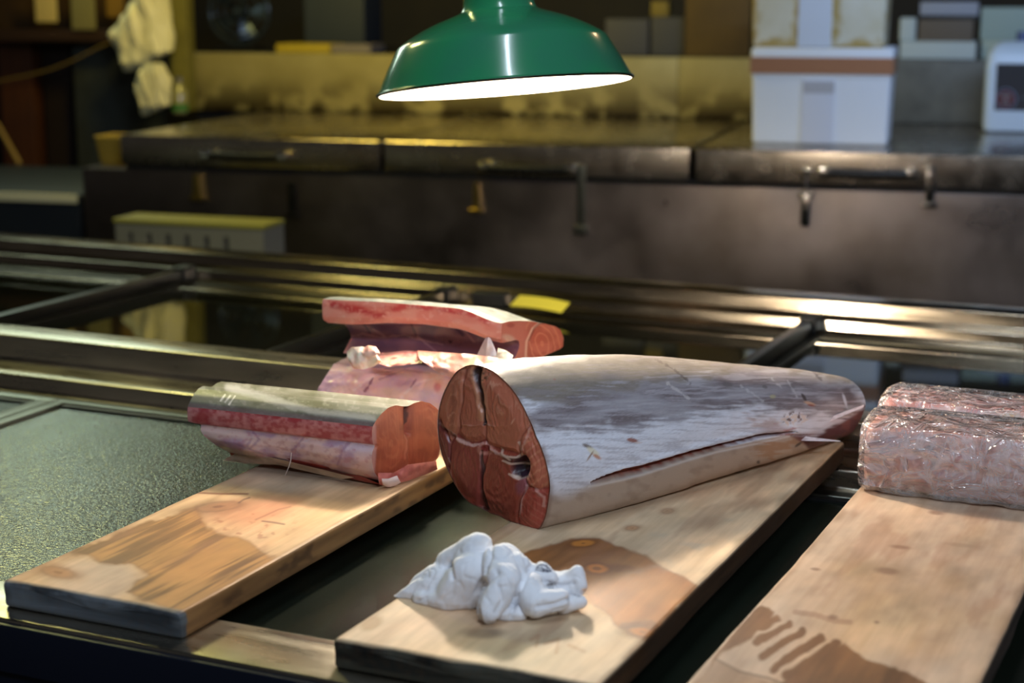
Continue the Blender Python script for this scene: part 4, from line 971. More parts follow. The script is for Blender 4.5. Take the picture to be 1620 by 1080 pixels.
def wrapped(label, prof, x0, x1, base, seed, colf):
    t = thing('wrapped_fish', label, 'wrapped fish', base)
    prof = np.array(prof); n = 180
    cl_ = np.vstack([prof, prof[:1]]); tt = np.r_[0, np.cumsum(np.hypot(*np.diff(cl_, axis=0).T))]
    T = np.linspace(0, tt[-1], n, endpoint=False); Q = np.stack([np.interp(T, tt, cl_[:, k]) for k in (0, 1)], -1)
    for _ in range(4): Q = (np.roll(Q, 1, 0) + 2 * Q + np.roll(Q, -1, 0)) / 4
    cen_ = Q.mean(0)
    def body(off, amp, fs, sd, xe):
        xs_ = np.linspace(x0 - xe, x1, 210); G_ = []
        for i, x in enumerate(xs_):
            e = min((x - (x0 - xe)) / 0.018, 1); k = math.sqrt(max(1 - (1 - e) ** 2, 0)) * .35 + .65
            D_ = Q - cen_; L_ = np.linalg.norm(D_, axis=1, keepdims=True)
            S = cen_ + D_ * k + D_ / L_ * off
            G_.append(np.stack([np.full(n, x), S[:, 0], S[:, 1]], -1))
        G_ = np.array(G_)
        D3 = G_ - np.array([0, *cen_]); D3[..., 0] = 0; D3 /= np.linalg.norm(D3, axis=-1, keepdims=True) + 1e-9
        nn = 1 - 2 * np.abs(fbm(G_ * np.array(fs), sd, 3) * 1.6)
        G_ = G_ + D3 * (amp * nn)[..., None]
        zmin = 0.0306 if off > 0 else 0.0315
        G_[..., 2] = np.maximum(G_[..., 2], zmin)
        ring_ = G_[0]; c_ = ring_.mean(0); pre = [ring_ * (1 - v) + c_ * v for v in (.95, .7, .45, .2, .08)]
        return np.concatenate([np.array(pre), G_])
    Gb = body(0, .0012, (26, 26, 26), seed, 0)
    child_world(MB().grid(Gb, 0, True, True, True), 'flesh', M['flesh'], t, colf(proj(Gb), Gb).reshape(-1, 3))
    Gc = body(.0055, .0038, (16, 40, 40), seed + 9, .006)
    child_world(MB().grid(Gc, 0, True, True, True), 'cling_film', M['film'], t)
    return t
def W1(P, G_):
    m1, m2 = pnoise(P, .03, .05, 43), pnoise(P, .12, .12, 44)
    c = mix(np.broadcast_to(lin(232, 190, 176), P.shape[:2] + (3,)), sm(-.2, .3, m1), lin(218, 160, 144))
    c = mix(c, (1 - sm(.3, 1.2, ell(P, 1400, 708, 34, 20))) * .6, lin(196, 190, 206))
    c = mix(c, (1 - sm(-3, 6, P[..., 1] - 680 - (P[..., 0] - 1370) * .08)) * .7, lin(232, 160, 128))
    c = mix(c, (1 - sm(1, 4, dline(P, [(1445, 716), (1470, 706), (1482, 722), (1474, 740)]) + m2 * 4)) * .65, lin(70, 62, 74))
    c = mix(c, (1 - sm(1, 4, dline(P, [(1478, 752), (1500, 742), (1520, 722)]) + m2 * 3)) * .7, lin(170, 62, 52))
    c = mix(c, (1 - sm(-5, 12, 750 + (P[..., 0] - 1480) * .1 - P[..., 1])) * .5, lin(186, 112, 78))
    return mix(c, sm(.1, .35, m2) * .3, lin(230, 190, 176))
def W2(P, G_):
    m1, m2 = pnoise(P, .04, .06, 53), pnoise(P, .12, .12, 54)
    c = mix(np.broadcast_to(lin(232, 182, 170), P.shape[:2] + (3,)), sm(-.2, .3, m1), lin(216, 156, 150))
    c = mix(c, (1 - sm(.3, 1.2, ell(P, 1590, 664, 28, 12, -15))) * .8, lin(214, 190, 84))
    return mix(c, (P[..., 1] < 648) * .5, lin(232, 132, 100))
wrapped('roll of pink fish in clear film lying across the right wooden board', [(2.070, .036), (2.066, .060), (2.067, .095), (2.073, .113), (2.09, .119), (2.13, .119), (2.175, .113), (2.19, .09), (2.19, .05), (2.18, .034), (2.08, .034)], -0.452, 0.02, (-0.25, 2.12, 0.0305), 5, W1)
wrapped('pink block of fish in clear film behind the wrapped roll', [(2.215, .045), (2.212, .095), (2.222, .113), (2.25, .118), (2.31, .114), (2.325, .095), (2.325, .05), (2.30, .034), (2.225, .034)], -0.462, 0.02, (-0.25, 2.27, 0.0305), 15, W2)

# ------------------------------------------------------------------ crumpled white rag
def rag():
    bm = bmesh.new()
    def cap(a, b, r0, r1, n=9):
        r0 *= 1.04; r1 *= 1.04
        A, B = np.array(ony(*a)), np.array(ony(*b))
        for t in np.linspace(0, 1, n):
            bmesh.ops.create_icosphere(bm, subdivisions=3, radius=r0 * (1 - t) + r1 * t, matrix=Matrix.Translation(Vector(A * (1 - t) + B * t)))
    k = .000606
    # (x, y, Y) of both ends, radii
    cap((630, 946, 1.487), (668, 930, 1.50), 6 * k, 24 * k, 12)
    cap((668, 930, 1.50), (700, 926, 1.505), 24 * k, 39 * k, 9)
    cap((668, 948, 1.485), (712, 948, 1.485), 14 * k, 24 * k, 9)
    cap((712, 892, 1.515), (752, 872, 1.515), 23 * k, 26 * k, 9)
    cap((757, 868, 1.515), (745, 905, 1.50), 24 * k, 38 * k, 9)
    cap((745, 905, 1.50), (722, 935, 1.492), 38 * k, 34 * k, 9)
    cap((790, 884, 1.505), (796, 920, 1.485), 27 * k, 30 * k, 9)
    cap((796, 920, 1.480), (772, 968, 1.455), 28 * k, 15 * k, 12)
    cap((800, 880, 1.52), (822, 898, 1.515), 24 * k, 24 * k, 7)
    cap((820, 895, 1.51), (818, 940, 1.50), 24 * k, 26 * k, 9)
    cap((842, 930, 1.50), (850, 952, 1.485), 27 * k, 25 * k, 7)
    cap((850, 952, 1.485), (884, 948, 1.50), 25 * k, 21 * k, 7)
    cap((856, 902, 1.52), (872, 915, 1.52), 16 * k, 14 * k, 6)
    cap((912, 906, 1.54), (917, 930, 1.535), 12 * k, 15 * k, 7)
    cap((884, 934, 1.53), (914, 934, 1.535), 17 * k, 15 * k, 7)
    cap((890, 960, 1.51), (918, 950, 1.52), 13 * k, 14 * k, 7)
    cap((800, 972, 1.475), (820, 972, 1.48), 12 * k, 12 * k, 5)
    cap((735, 922, 1.522), (832, 922, 1.522), 40 * k, 36 * k, 12)
    cap((740, 940, 1.500), (800, 945, 1.500), 30 * k, 30 * k, 9)
    cap((850, 926, 1.535), (902, 926, 1.538), 27 * k, 22 * k, 10)
    cap((896, 916, 1.54), (912, 912, 1.54), 16 * k, 15 * k, 5)
    cap((700, 945, 1.51), (890, 948, 1.53), 24 * k, 20 * k, 16)
    me = bpy.data.meshes.new('tmp'); bm.to_mesh(me); bm.free()
    ob = bpy.data.objects.new('tmp', me); COL.objects.link(ob)
    md = ob.modifiers.new('r', 'REMESH'); md.mode = 'VOXEL'; md.voxel_size = 0.0015
    ms = ob.modifiers.new('s', 'SMOOTH'); ms.factor = .5; ms.iterations = 10
    dg = bpy.context.evaluated_depsgraph_get(); m2_ = bpy.data.meshes.new_from_object(ob.evaluated_get(dg))
    bpy.data.objects.remove(ob)
    V = np.empty(len(m2_.vertices) * 3); m2_.vertices.foreach_get('co', V); V = V.reshape(-1, 3)
    Nn = np.empty(len(V) * 3); m2_.vertices.foreach_get('normal', Nn); Nn = Nn.reshape(-1, 3)
    W = V + 0.010 * np.stack([fbm(V * 30, 1, 2), fbm(V * 30, 2, 2), fbm(V * 30, 3, 2)], -1)
    fold = np.abs(fbm(W * np.array([13, 13, 10]), 6, 2)) * 2; fine = np.abs(fbm(W * 55, 16, 2))
    V = V + Nn * ((0.0050 * (np.minimum(fold, .5) - .22) * 2 - .0009 * (1 - sm(0, .10, fine)))[:, None] + 0.0006 * fbm(V * 200, 8, 2)[:, None])
    P = proj(V)
    # deep folds between the bunches
    for q_, w_, d_ in (([(757, 985), (750, 955), (762, 925), (785, 905)], 6, .005), ([(808, 975), (816, 945), (830, 915), (838, 900)], 4, .0035), ([(778, 860), (776, 880), (766, 905)], 3, .003), ([(712, 892), (716, 915)], 3, .003),
                       ([(862, 918), (880, 928), (905, 922)], 4, .004), ([(850, 960), (880, 955), (925, 935)], 3, .004), ([(790, 930), (795, 950), (785, 968)], 3, .003), ([(660, 950), (672, 945)], 3, .002), ([(826, 868), (832, 890)], 2.5, .002)):
        V = V - Nn * ((d_ * np.exp(-(dline(P, q_) / w_) ** 2))[:, None]) * (Nn @ -cF > -.2)[:, None]
    st_ = fbm(np.stack([V[:, 0] * 90 + V[:, 1] * 30, V[:, 1] * 40, V[:, 2] * 18], -1), 23, 3)
    V = V + Nn * (.0008 * st_)[:, None]
    V[:, 2] = np.maximum(V[:, 2], 0.0305)
    c = np.broadcast_to(lin(240, 240, 243), V.shape).copy()
    n_ = fbm(V * 60, 14, 3)
    P = proj(V)
    c = mix(c, sm(.15, .45, n_) * .3, lin(206, 200, 196))
    c = mix(c, (1 - sm(.3, 1.2, ell(P, 735, 935, 30, 26))) * .25, lin(176, 150, 120))
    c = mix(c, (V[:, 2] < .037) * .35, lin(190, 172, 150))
    for q_ in ([(848, 901), (852, 894), (858, 892), (868, 898), (872, 903)], [(849, 897), (871, 903)], [(850, 902), (868, 904)], [(856, 892), (860, 904)], [(865, 893), (866, 904)]):
        c = mix(c, (1 - sm(.6, 1.5, dline(P, q_) + n_)) * .85 * (Nn @ -cF > .1), lin(50, 48, 70))
    base = np.array([V[:, 0].mean(), V[:, 1].mean(), .0305])
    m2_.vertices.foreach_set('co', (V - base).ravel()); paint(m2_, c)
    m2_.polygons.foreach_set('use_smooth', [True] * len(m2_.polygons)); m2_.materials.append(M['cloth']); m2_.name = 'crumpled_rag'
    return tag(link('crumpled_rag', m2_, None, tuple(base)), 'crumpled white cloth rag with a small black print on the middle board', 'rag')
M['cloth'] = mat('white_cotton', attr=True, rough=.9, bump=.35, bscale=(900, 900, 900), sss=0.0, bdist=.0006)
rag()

# ------------------------------------------------------------------ yellow note on the counter
nt_ = np.array([onz(x, y, z) for x, y, z in ((806, 484, -.012), (888, 495, -.012), (902, 479, .003), (822, 467, .003))])
cN = nt_.mean(0); q_ = np.linspace(0, 1, 14)
S = np.array([[(nt_[0] * (1 - a) + nt_[1] * a) * (1 - b) + (nt_[3] * (1 - a) + nt_[2] * a) * b for a in q_] for b in q_]) - cN
S[..., 2] += .003 * np.sin(q_ * 3.1)[None] + .0005; 
mb = MB().grid(S, 0); mb.grid(S - [0, 0, .0006], 0)
tag(mb.build('paper_note', mat('yellow_paper', lin(220, 204, 66), .7), None, loc=tuple(cN)), 'yellow paper note lying on the back row glass behind the stacked fish', 'note')

# ------------------------------------------------------------------ pendant lamp
rc = ony(799, 137, 2.304)
upv = np.array([0, 0, 1.0]) + cR * (-math.tan(R_(4.5))) + np.array([cF[0], cF[1], 0]) / np.hypot(cF[0], cF[1]) * math.tan(R_(6.4))
upv /= np.linalg.norm(upv)
Rl = Vector((0, 0, 1)).rotation_difference(Vector(upv))
def pendant(loc, quat, label, power, color):
    t = thing('pendant_lamp', label, 'lamp', loc); t.rotation_mode = 'QUATERNION'; t.rotation_quaternion = quat
    outer = [(.1895, -.0015), (.1915, .0), (.1915, .002), (.1885, .0035), (.186, .008), (.181, .018), (.173, .034), (.164, .050), (.1585, .060), (.155, .065), (.148, .0705), (.135, .0785), (.118, .0875), (.100, .0955), (.080, .1025), (.064, .108), (.057, .1115), (.0535, .118), (.052, .130), (.052, .19)]
    MB().lathe(outer, 0, 128).build('shade', M['enamel'], t)
    MB().lathe([(r - .0022, z - .0008) for r, z in outer[:1]] + [(r - .0025, z - .001) for r, z in outer[3:17]] + [(.045, .105), (.002, .105)], 0, 96).build('inner_shade', M['enamel_white'], t)
    a = np.linspace(0, 2 * math.pi, 97); MB().tube(np.stack([.190 * np.cos(a), .190 * np.sin(a), 0 * a], -1), .0020, 0, 8, False).build('rim', M['rim'], t)
    MB().lathe([(.001, .212), (.03, .212), (.036, .205), (.036, .19), (.054, .19), (.054, .18)], 0, 48).build('cap', M['enamel'], t)
    MB().tube([(0, 0, .211), (0, 0, .9)], .004).build('cable', M['black'], t)
    zz = np.linspace(0, 1, 12); MB().lathe([(max(.033 * math.sin(math.pi * min(v * .75 + .02, 1)) ** .8, .001), .020 + .06 * v) for v in zz], 0, 32).build('bulb', M['bulb'], t)
    b = bulb('bulb_light', (0, 0, .012), power, color, .03); b.parent = t
    return t
M['enamel'] = mat('green_enamel', lin(44, 138, 88), .2, coat=.5, coat_rough=.08, var=.5, vscale=(9, 9, 9), var_to=lin(58, 112, 98), bump=.06, bscale=(8, 8, 8), bdist=.004)
M['enamel_white'] = mat('white_enamel', lin(240, 238, 232), .3)
M['rim'] = mat('dark_rim', lin(40, 34, 24), .3, .5)
M['bulb'] = mat('lit_bulb', (1, 1, 1), .3, emit=(1, .9, .78), estr=30)
pendant(tuple(rc), Rl, 'green enamel pendant lamp with glowing white inside, hanging above the fish', 42, (1, .86, .68))

# ------------------------------------------------------------------ ice chest and back of the stall
ZC = 0.22
Oc = onz(190, 213, ZC); AC = R_(9.13)
e1 = np.array([math.cos(AC), math.sin(AC), 0]); e2 = np.array([-math.sin(AC), math.cos(AC), 0])
def W_(s, t, z): return Oc * [1, 1, 0] + e1 * s + e2 * t + [0, 0, z]
def bg(x, y, t):
    P_ = onpl(x, y, Oc + e2 * t, e2); return float((P_ - Oc) @ e1), float(P_[2])
def bgthing(name, label, cat, s, t, z, group=None):
    return thing(name, label, cat, tuple(W_(s, t, z)), AC, group)
def bgbox(name, label, cat, x0, x1, ytop, z0, t0, t1, m_, bev=.004, group=None, x0y=None):
    """box standing at height z0 whose front at depth t0 spans pixel columns x0..x1 up to row ytop"""
    s0, _ = bg(x0, ytop, t0); s1, zt = bg(x1, ytop, t0)
    o = MB().box((0, 0, 0), (s1 - s0, t1 - t0, zt - z0), 0, bev).build(name, m_, None, loc=tuple(W_(s0, t0, z0)), rotz=AC)
    if cat: tag(o, label, cat, group)
    return o
TW = float((onz(800, 183, ZC) - Oc) @ e2)
chest = bgthing('ice_chest', 'long stainless steel ice chest with three lids and black handles behind the counter', 'ice chest', 0, 0, -.85)
s_l, _ = bg(128, 262, 0); zl = bg(1090, 288, 0)[1]
def cpart(mb, name, m_, par=None, **k):
    o = mb.build(name, m_, par or chest, **k); o.location = (0, 0, 0) if par else (0, 0, .85); return o
cpart(MB().box((s_l, .004, -.85), (4.2, TW - .02, zl - .010), 0, .006), 'body', M['steel_dark'])
cpart(MB().box((.01, .012, zl - .010), (4.1, TW - .03, zl + .004)), 'gasket', M['gap'])
edges = [(190, 601), (607, 1091), (1101, 1700)]
lids = []
for (a, b) in edges:
    sa, sb = bg(a, 235, 0)[0], bg(b, 235, 0)[0]
    lids.append(cpart(MB().box((sa, 0, zl + .004), (sb, TW - .03, ZC), 0, .006), 'lid', [M['steel_lid']]))
# black carrying handles with chrome ends
def handle(lid, x0, x1, y):
    s0, z = bg(x0, y, -.03); s1, _ = bg(x1, y, -.03); mb = MB()
    mb.tube([(s0 + .02, -.036, z), ((s0 + s1) / 2, -.040, z - .002), (s1 - .02, -.036, z)], .012, 0, 12)
    for s in (s0 + .012, s1 - .012):
        mb.box((s - .016, -.045, z - .013), (s + .016, -.025, z + .013), 1, .004).box((s - .012, -.030, z - .010), (s + .012, -.001, z + .010), 1, .003)
    o = mb.build('handle', [M['black'], M['chrome']], lid); return o
handle(lids[0], 322, 452, 245); handle(lids[1], 762, 908, 264); handle(lids[2], 1297, 1448, 272)
def latch(x, y0, y1, m_, style):
    s, zt = bg(x, y0, -.02); _, zb = bg(x, y1, -.02); mb = MB(); h = zt - zb
    if style == 0:      # open draw latch
        mb.box((s - .016, -.012, zt - .012), (s + .016, .003, zt), 0, .003).tube([(s, -.014, zt - .008), (s, -.018, zt - .45 * h)], .004)
        mb.box((s - .020, -.016, zt - .52 * h), (s + .020, .003, zt - .40 * h), 0, .003).box((s - .013, -.022, zb), (s + .013, .003, zt - .45 * h), 0, .004)
    elif style == 1:    # strap
        mb.box((s - .013, -.008, zb), (s + .013, .003, zt), 0, .003).tube([(s, -.016, zt - .3 * h), (s, -.004, zt - .3 * h)], .008).box((s - .02, -.014, zb), (s + .02, .003, zb + .14 * h), 0, .003)
    else:               # small triangular catch
        mb.add([(s - .007, -.015, zt), (s + .007, -.015, zt), (s + .012, -.015, zb + .01), (s - .012, -.015, zb + .01), (s - .007, .004, zt), (s + .007, .004, zt), (s + .012, .004, zb + .01), (s - .012, .004, zb + .01)],
               [(0, 1, 2, 3), (7, 6, 5, 4), (0, 4, 5, 1), (1, 5, 6, 2), (2, 6, 7, 3), (3, 7, 4, 0)]).box((s - .02, -.02, zb), (s + .02, .003, zb + .012), 0, .002)
    cpart(mb, 'latch', m_)
latch(308, 276, 317, M['brass'], 2); latch(458, 290, 345, M['frame_dark'], 1); latch(752, 290, 337, M['brass'], 2)
latch(918, 262, 372, M['frame'], 1); latch(1276, 266, 358, M['chrome'], 0); latch(1473, 263, 330, M['chrome'], 1)

# splash panels behind the chest
def stain_mat(name, base, rust, zlow):
    m = mat(name, base, .42, .55, var=.55, vscale=(5, 5, 5), var_to=rust, bump=.05, bscale=(6, 6, 6)); nt = m.node_tree; N = nt.nodes; K = nt.links
    b = N['Principled BSDF']; src = b.inputs['Base Color'].links[0].from_socket
    tc = N.new('ShaderNodeTexCoord'); sp = N.new('ShaderNodeSeparateXYZ'); K.new(tc.outputs['Object'], sp.inputs[0])
    n = N.new('ShaderNodeTexNoise'); n.inputs['Scale'].default_value = 11; n.inputs['Detail'].default_value = 6; K.new(tc.outputs['Object'], n.inputs['Vector'])
    mr = N.new('ShaderNodeMapRange'); mr.inputs['From Min'].default_value = zlow; mr.inputs['From Max'].default_value = 0.0; K.new(sp.outputs['Z'], mr.inputs['Value'])
    mu = N.new('ShaderNodeMath'); mu.operation = 'MULTIPLY'; K.new(mr.outputs[0], mu.inputs[0])
    m2_ = N.new('ShaderNodeMapRange'); m2_.inputs['From Min'].default_value = .40; m2_.inputs['From Max'].default_value = .52; K.new(n.outputs['Fac'], m2_.inputs['Value']); K.new(m2_.outputs[0], mu.inputs[1])
    mx = N.new('ShaderNodeMix'); mx.data_type = 'RGBA'; K.new(mu.outputs[0], mx.inputs['Factor']); K.new(src, mx.inputs['A']); mx.inputs['B'].default_value = (*lin(44, 30, 10), 1)
    K.new(mx.outputs['Result'], b.inputs['Base Color']); return m
pm = stain_mat('stained_splash_panel', lin(200, 188, 132), lin(150, 136, 80), .13)
ZP = bg(800, 88, TW)[1]
s0, s1, s2, s3 = bg(297, 150, TW)[0], bg(1073, 150, TW)[0], bg(1300, 150, TW)[0], bg(1700, 150, TW)[0]
for a, b, m_, lab in ((s0, s1, pm, 'long yellowish steel splash panel with rust at its foot behind the ice chest'), (s1, s2, pm, 'short stained splash panel just left of the foam boxes'),
                      (s2, s3 + .6, mat('grey_panel', lin(112, 114, 110), .5, .3, var=.6, vscale=(10, 10, 10), var_to=lin(70, 72, 70)), 'grey splash panel between the foam boxes and the white jug')):
    o = MB().box((.001, 0, 0), (b - a - .001, .03, ZP - ZC), 0, .003).build('splash_panel', m_, None, loc=tuple(W_(a, TW, ZC)), rotz=AC)
    tag(o, lab, 'splash panel', 'splash panels')
# ledge behind the panels
dk = mat('dark_back_counter', lin(34, 32, 30), .6)
tag(MB().box((0, 0, 0), (4.6, .9, ZP + .85 - .004), 0, .003).build('back_counter', dk, None, loc=tuple(W_(s0 + .02, TW + .032, -.85)), rotz=AC), 'dark back counter behind the splash panels', 'counter')
structure(MB().box((-3, 0, -.85), (6.5, .1, 2.6)).build('wall_back', mat('dark_wall', lin(26, 24, 22), .7, var=.5, vscale=(3, 3, 3), var_to=lin(52, 44, 24)), None, loc=tuple(W_(0, TW + 1.3, 0)), rotz=AC))

# machine wheel on the ledge
def wheel(x, y, rpx, t, label):
    s, z = bg(x, y, t); r = rpx * 6.2 / FPX
    th_ = bgthing('fan', label, 'fan', s, t, ZP)
    zz = max(z - ZP, r + .012); a = np.linspace(0, 2 * math.pi, 49)
    MB().tube(np.stack([r * np.cos(a), a * 0, r * np.sin(a) + zz], -1), .008, 0, 8, False).tube(np.stack([r * .72 * np.cos(a), a * 0 - .02, r * .72 * np.sin(a) + zz], -1), .004, 0, 8, False).tube(np.stack([r * .4 * np.cos(a), a * 0 - .025, r * .4 * np.sin(a) + zz], -1), .003, 0, 8, False).build('guard', M['fanm'], th_)
    for k in range(5):
        q0 = k * 2 * math.pi / 5; G_ = [[(rr * math.cos(q0 + w2 * .5), .01 + .02 * w2, rr * math.sin(q0 + w2 * .5) + zz) for w2 in np.linspace(-.6, .6, 6)] for rr in np.linspace(.02, r * .85, 8)]
        G_ = np.array(G_); mb = MB().grid(G_); mb.grid(G_ + [0, .003, 0]); mb.build('blade', M['fanm'], th_)
    MB().lathe([(.001, 0), (.028, 0), (.03, .02), (.02, .05), (.001, .05)], 0, 24, Matrix.Translation((0, .03, zz)) @ Matrix.Rotation(R_(90), 4, 'X')).build('hub', M['fanm'], th_)
    MB().box((-.08, -.05, 0), (.08, .06, .012), 0, .004).box((-.012, .035, .012), (.012, .055, zz), 0).build('stand', M['black'], th_)
M['fanm'] = mat('dull_blue_metal', lin(72, 84, 98), .3, .7)
wheel(378, 18, 54, TW + .35, 'dark round desk fan on the ledge right of the wooden post')
def simple(*a, **k): return bgbox(*a, **k)
cm = lambda n, r, g, b, ro=.6, **k: mat(n, lin(r, g, b), ro, **k)
simple('yellow_tray', 'thin yellow tray on the ledge beside the fan', 'tray', 436, 522, 70, ZP, TW + .04, TW + .2, cm('yellow_plastic', 170, 150, 40))
simple('grey_tray', 'thin grey tray on the ledge right of the yellow one', 'tray', 524, 586, 71, ZP, TW + .04, TW + .2, cm('grey_plastic', 120, 112, 110))
simple('storage_box', 'dim grey-blue box on the ledge left of the lamp', 'box', 480, 575, -30, ZP, TW + .3, TW + .5, cm('dim_blue', 42, 50, 60))
simple('storage_box', 'dark grey metal box on the ledge right of the lamp', 'box', 958, 1026, 30, ZP, TW + .1, TW + .35, cm('grey_box', 74, 74, 76))
simple('storage_box', 'dark grey metal box beside the brown board', 'box', 1030, 1084, 27, ZP, TW + .1, TW + .35, cm('grey_box_b', 70, 70, 70))
simple('carton', 'small yellow carton on the dark metal boxes', 'carton', 1030, 1058, 2, bg(1040, 27, TW + .12)[1] + .001, TW + .14, TW + .2, cm('ochre', 130, 112, 40))
simple('brown_board', 'upright brown board left of the foam boxes', 'board', 1086, 1190, -60, ZP, TW + .05, TW + .09, cm('brown_ply', 92, 70, 20, var=.4, var_to=lin(50, 36, 12)))

# foam boxes
M['foam'] = cm('white_foam', 226, 230, 236, .75, bump=.2, bscale=(300, 300, 300))
M['tape'] = cm('brown_tape', 158, 108, 76, .4)
M['strip'] = cm('paper_strip', 206, 214, 226, .6)
tb = float((onz(1300, 230, ZC) - Oc) @ e2)
def foam_box(label, x0, x1, ytop, ybot_z, t0, m_, group, stain=False, top_frac=.27):
    s0_, _ = bg(x0, 150, t0); s1_, zt = bg(x1, ytop, t0); w_ = s1_ - s0_; h = zt - ybot_z; d = .26
    t = bgthing('foam_box', label, 'box', s0_, t0, ybot_z, group)
    zb = h * (1 - top_frac)
    bm_ = MB(); r = .012
    G_ = []
    for z, ins in ((0, .012), (.006, .007), (zb, .002)):
        G_.append([(x, y, z) for x, y in rounded([(ins, ins), (w_ - ins, ins), (w_ - ins, d - ins), (ins, d - ins)], r, 5)])
    bm_.grid(G_, 0, True, True, True).build('body', m_, t)
    G_ = []
    for z, ins in ((zb + .0005, -.0), (h - .010, -.002), (h - .003, .0), (h, .005)):
        G_.append([(x, y, z) for x, y in rounded([(ins, ins), (w_ - ins, ins), (w_ - ins, d - ins), (ins, d - ins)], r, 5)])
    MB().grid(G_, 0, True, True, True).build('lid', m_, t)
    return t, w_, h, zb
t, w_, h, zb = foam_box('white foam box with brown tape under its lid, standing on the ice chest', 1187, 1413, 77, ZC + .001, tb, M['foam'], 'foam boxes on the ice chest', top_frac=.30)
MB().box((-.003, -.0035, h * .735), (w_ + .003, .004, h * .905), 0).box((w_ - .002, -.003, h * .735), (w_ + .0035, .25, h * .905), 0).build('tape', M['tape'], t)
MB().box((w_ * .37, -.0018, .004), (w_ * .60, .006, zb - .006), 0, .001).build('label_strip', cm('label_strip_m', 208, 212, 224, .7), t)
MB().box((w_ * .38, -.0026, zb - .045), (w_ * .60, .003, zb - .012), 0).build('paper_patch', cm('patch', 176, 176, 182, .7), t)
ztop = ZC + .001 + h + .001
def stained_foam():
    m = cm('stained_foam', 214, 210, 192, .7, var=.35, vscale=(9, 9, 9), var_to=lin(176, 160, 96), bump=.25, bscale=(60, 60, 60)); nt = m.node_tree; N = nt.nodes; K = nt.links
    b = N['Principled BSDF']; src = b.inputs['Base Color'].links[0].from_socket
    tc = N.new('ShaderNodeTexCoord')
    sp = N.new('ShaderNodeSeparateXYZ'); K.new(tc.outputs['Object'], sp.inputs[0])
    def math_(op, a_, b_=None):
        q = N.new('ShaderNodeMath'); q.operation = op
        for i_, v_ in enumerate((a_, b_)):
            if v_ is None: continue
            if isinstance(v_, (int, float)): q.inputs[i_].default_value = v_
            else: K.new(v_, q.inputs[i_])
        return q.outputs[0]
    xx = math_('ABSOLUTE', math_('SUBTRACT', sp.outputs['X'], w_ / 2))
    ex_ = math_('SUBTRACT', w_ / 2, xx)                       # distance to the side edges
    es_ = math_('ABSOLUTE', math_('SUBTRACT', math_('ABSOLUTE', math_('SUBTRACT', sp.outputs['X'], w_ * .4775)), w_ * .1225))
    dmin = math_('MINIMUM', math_('MINIMUM', ex_, sp.outputs['Z']), math_('ADD', es_, .004))
    n = N.new('ShaderNodeTexNoise'); n.inputs['Scale'].default_value = 28; K.new(tc.outputs['Object'], n.inputs['Vector'])
    dd_ = math_('SUBTRACT', dmin, math_('MULTIPLY', math_('SUBTRACT', n.outputs['Fac'], .42), .07))
    mr = N.new('ShaderNodeMapRange'); mr.inputs['From Min'].default_value = .022; mr.inputs['From Max'].default_value = .0; mr.inputs['To Max'].default_value = .85; K.new(dd_, mr.inputs['Value'])
    mx = N.new('ShaderNodeMix'); mx.data_type = 'RGBA'; K.new(mr.outputs[0], mx.inputs['Factor']); K.new(src, mx.inputs['A']); mx.inputs['B'].default_value = (*lin(168, 138, 50), 1)
    K.new(mx.outputs['Result'], b.inputs['Base Color']); return m
sf = stained_foam()
t2, w2_, h2, zb2 = foam_box('yellow-stained foam box on top of the taped foam box', 1184, 1407, -40, ztop, tb + .01, sf, 'foam boxes on the ice chest', top_frac=.2)
MB().box((w2_ * .355, -.003, .002), (w2_ * .60, .006, zb2 - .001), 0).build('label_strip', M['strip'], t2)
# things on the ledge at the right
M['pale'] = cm('pale_foam', 186, 200, 204, .7)
simple('foam_box', 'low white foam box on the ledge right of the foam box stack', 'box', 1424, 1545, 66, ZP + .001, TW + .03, TW + .25, M['pale'], group='boxes on the ledge')
zz1 = bg(1480, 66, TW + .03)[1] + .001
simple('brown_tray', 'brown tray on the low white foam box', 'tray', 1454, 1541, 31, zz1, TW + .04, TW + .22, cm('brown_tray_m', 98, 88, 76))
simple('paper_cup', 'small white tub left of the brown tray', 'tub', 1424, 1450, 28, zz1, TW + .05, TW + .12, M['pale'], .008)
zz2 = bg(1480, 31, TW + .04)[1] + .001
simple('storage_box', 'pale blue-grey box on top of the brown tray', 'box', 1456, 1549, 3, zz2 + .012, TW + .045, TW + .2, cm('blue_grey', 150, 158, 176))
simple('black_lid', 'thin black lid between the brown tray and the pale box', 'lid', 1452, 1548, 24, zz2, TW + .042, TW + .21, M['black'], .002)
simple('plastic_crate', 'lower pale green plastic crate directly behind the white jug', 'crate', 1553, 1690, 64, ZP + .001, TW + .05, TW + .3, cm('pale_green', 164, 180, 170))
zz3 = bg(1600, 64, TW + .05)[1] + .001
simple('plastic_crate', 'upper pale green plastic crate of the stack behind the jug', 'crate', 1553, 1690, 12, zz3, TW + .05, TW + .3, cm('pale_green_b', 150, 172, 170), group=None)

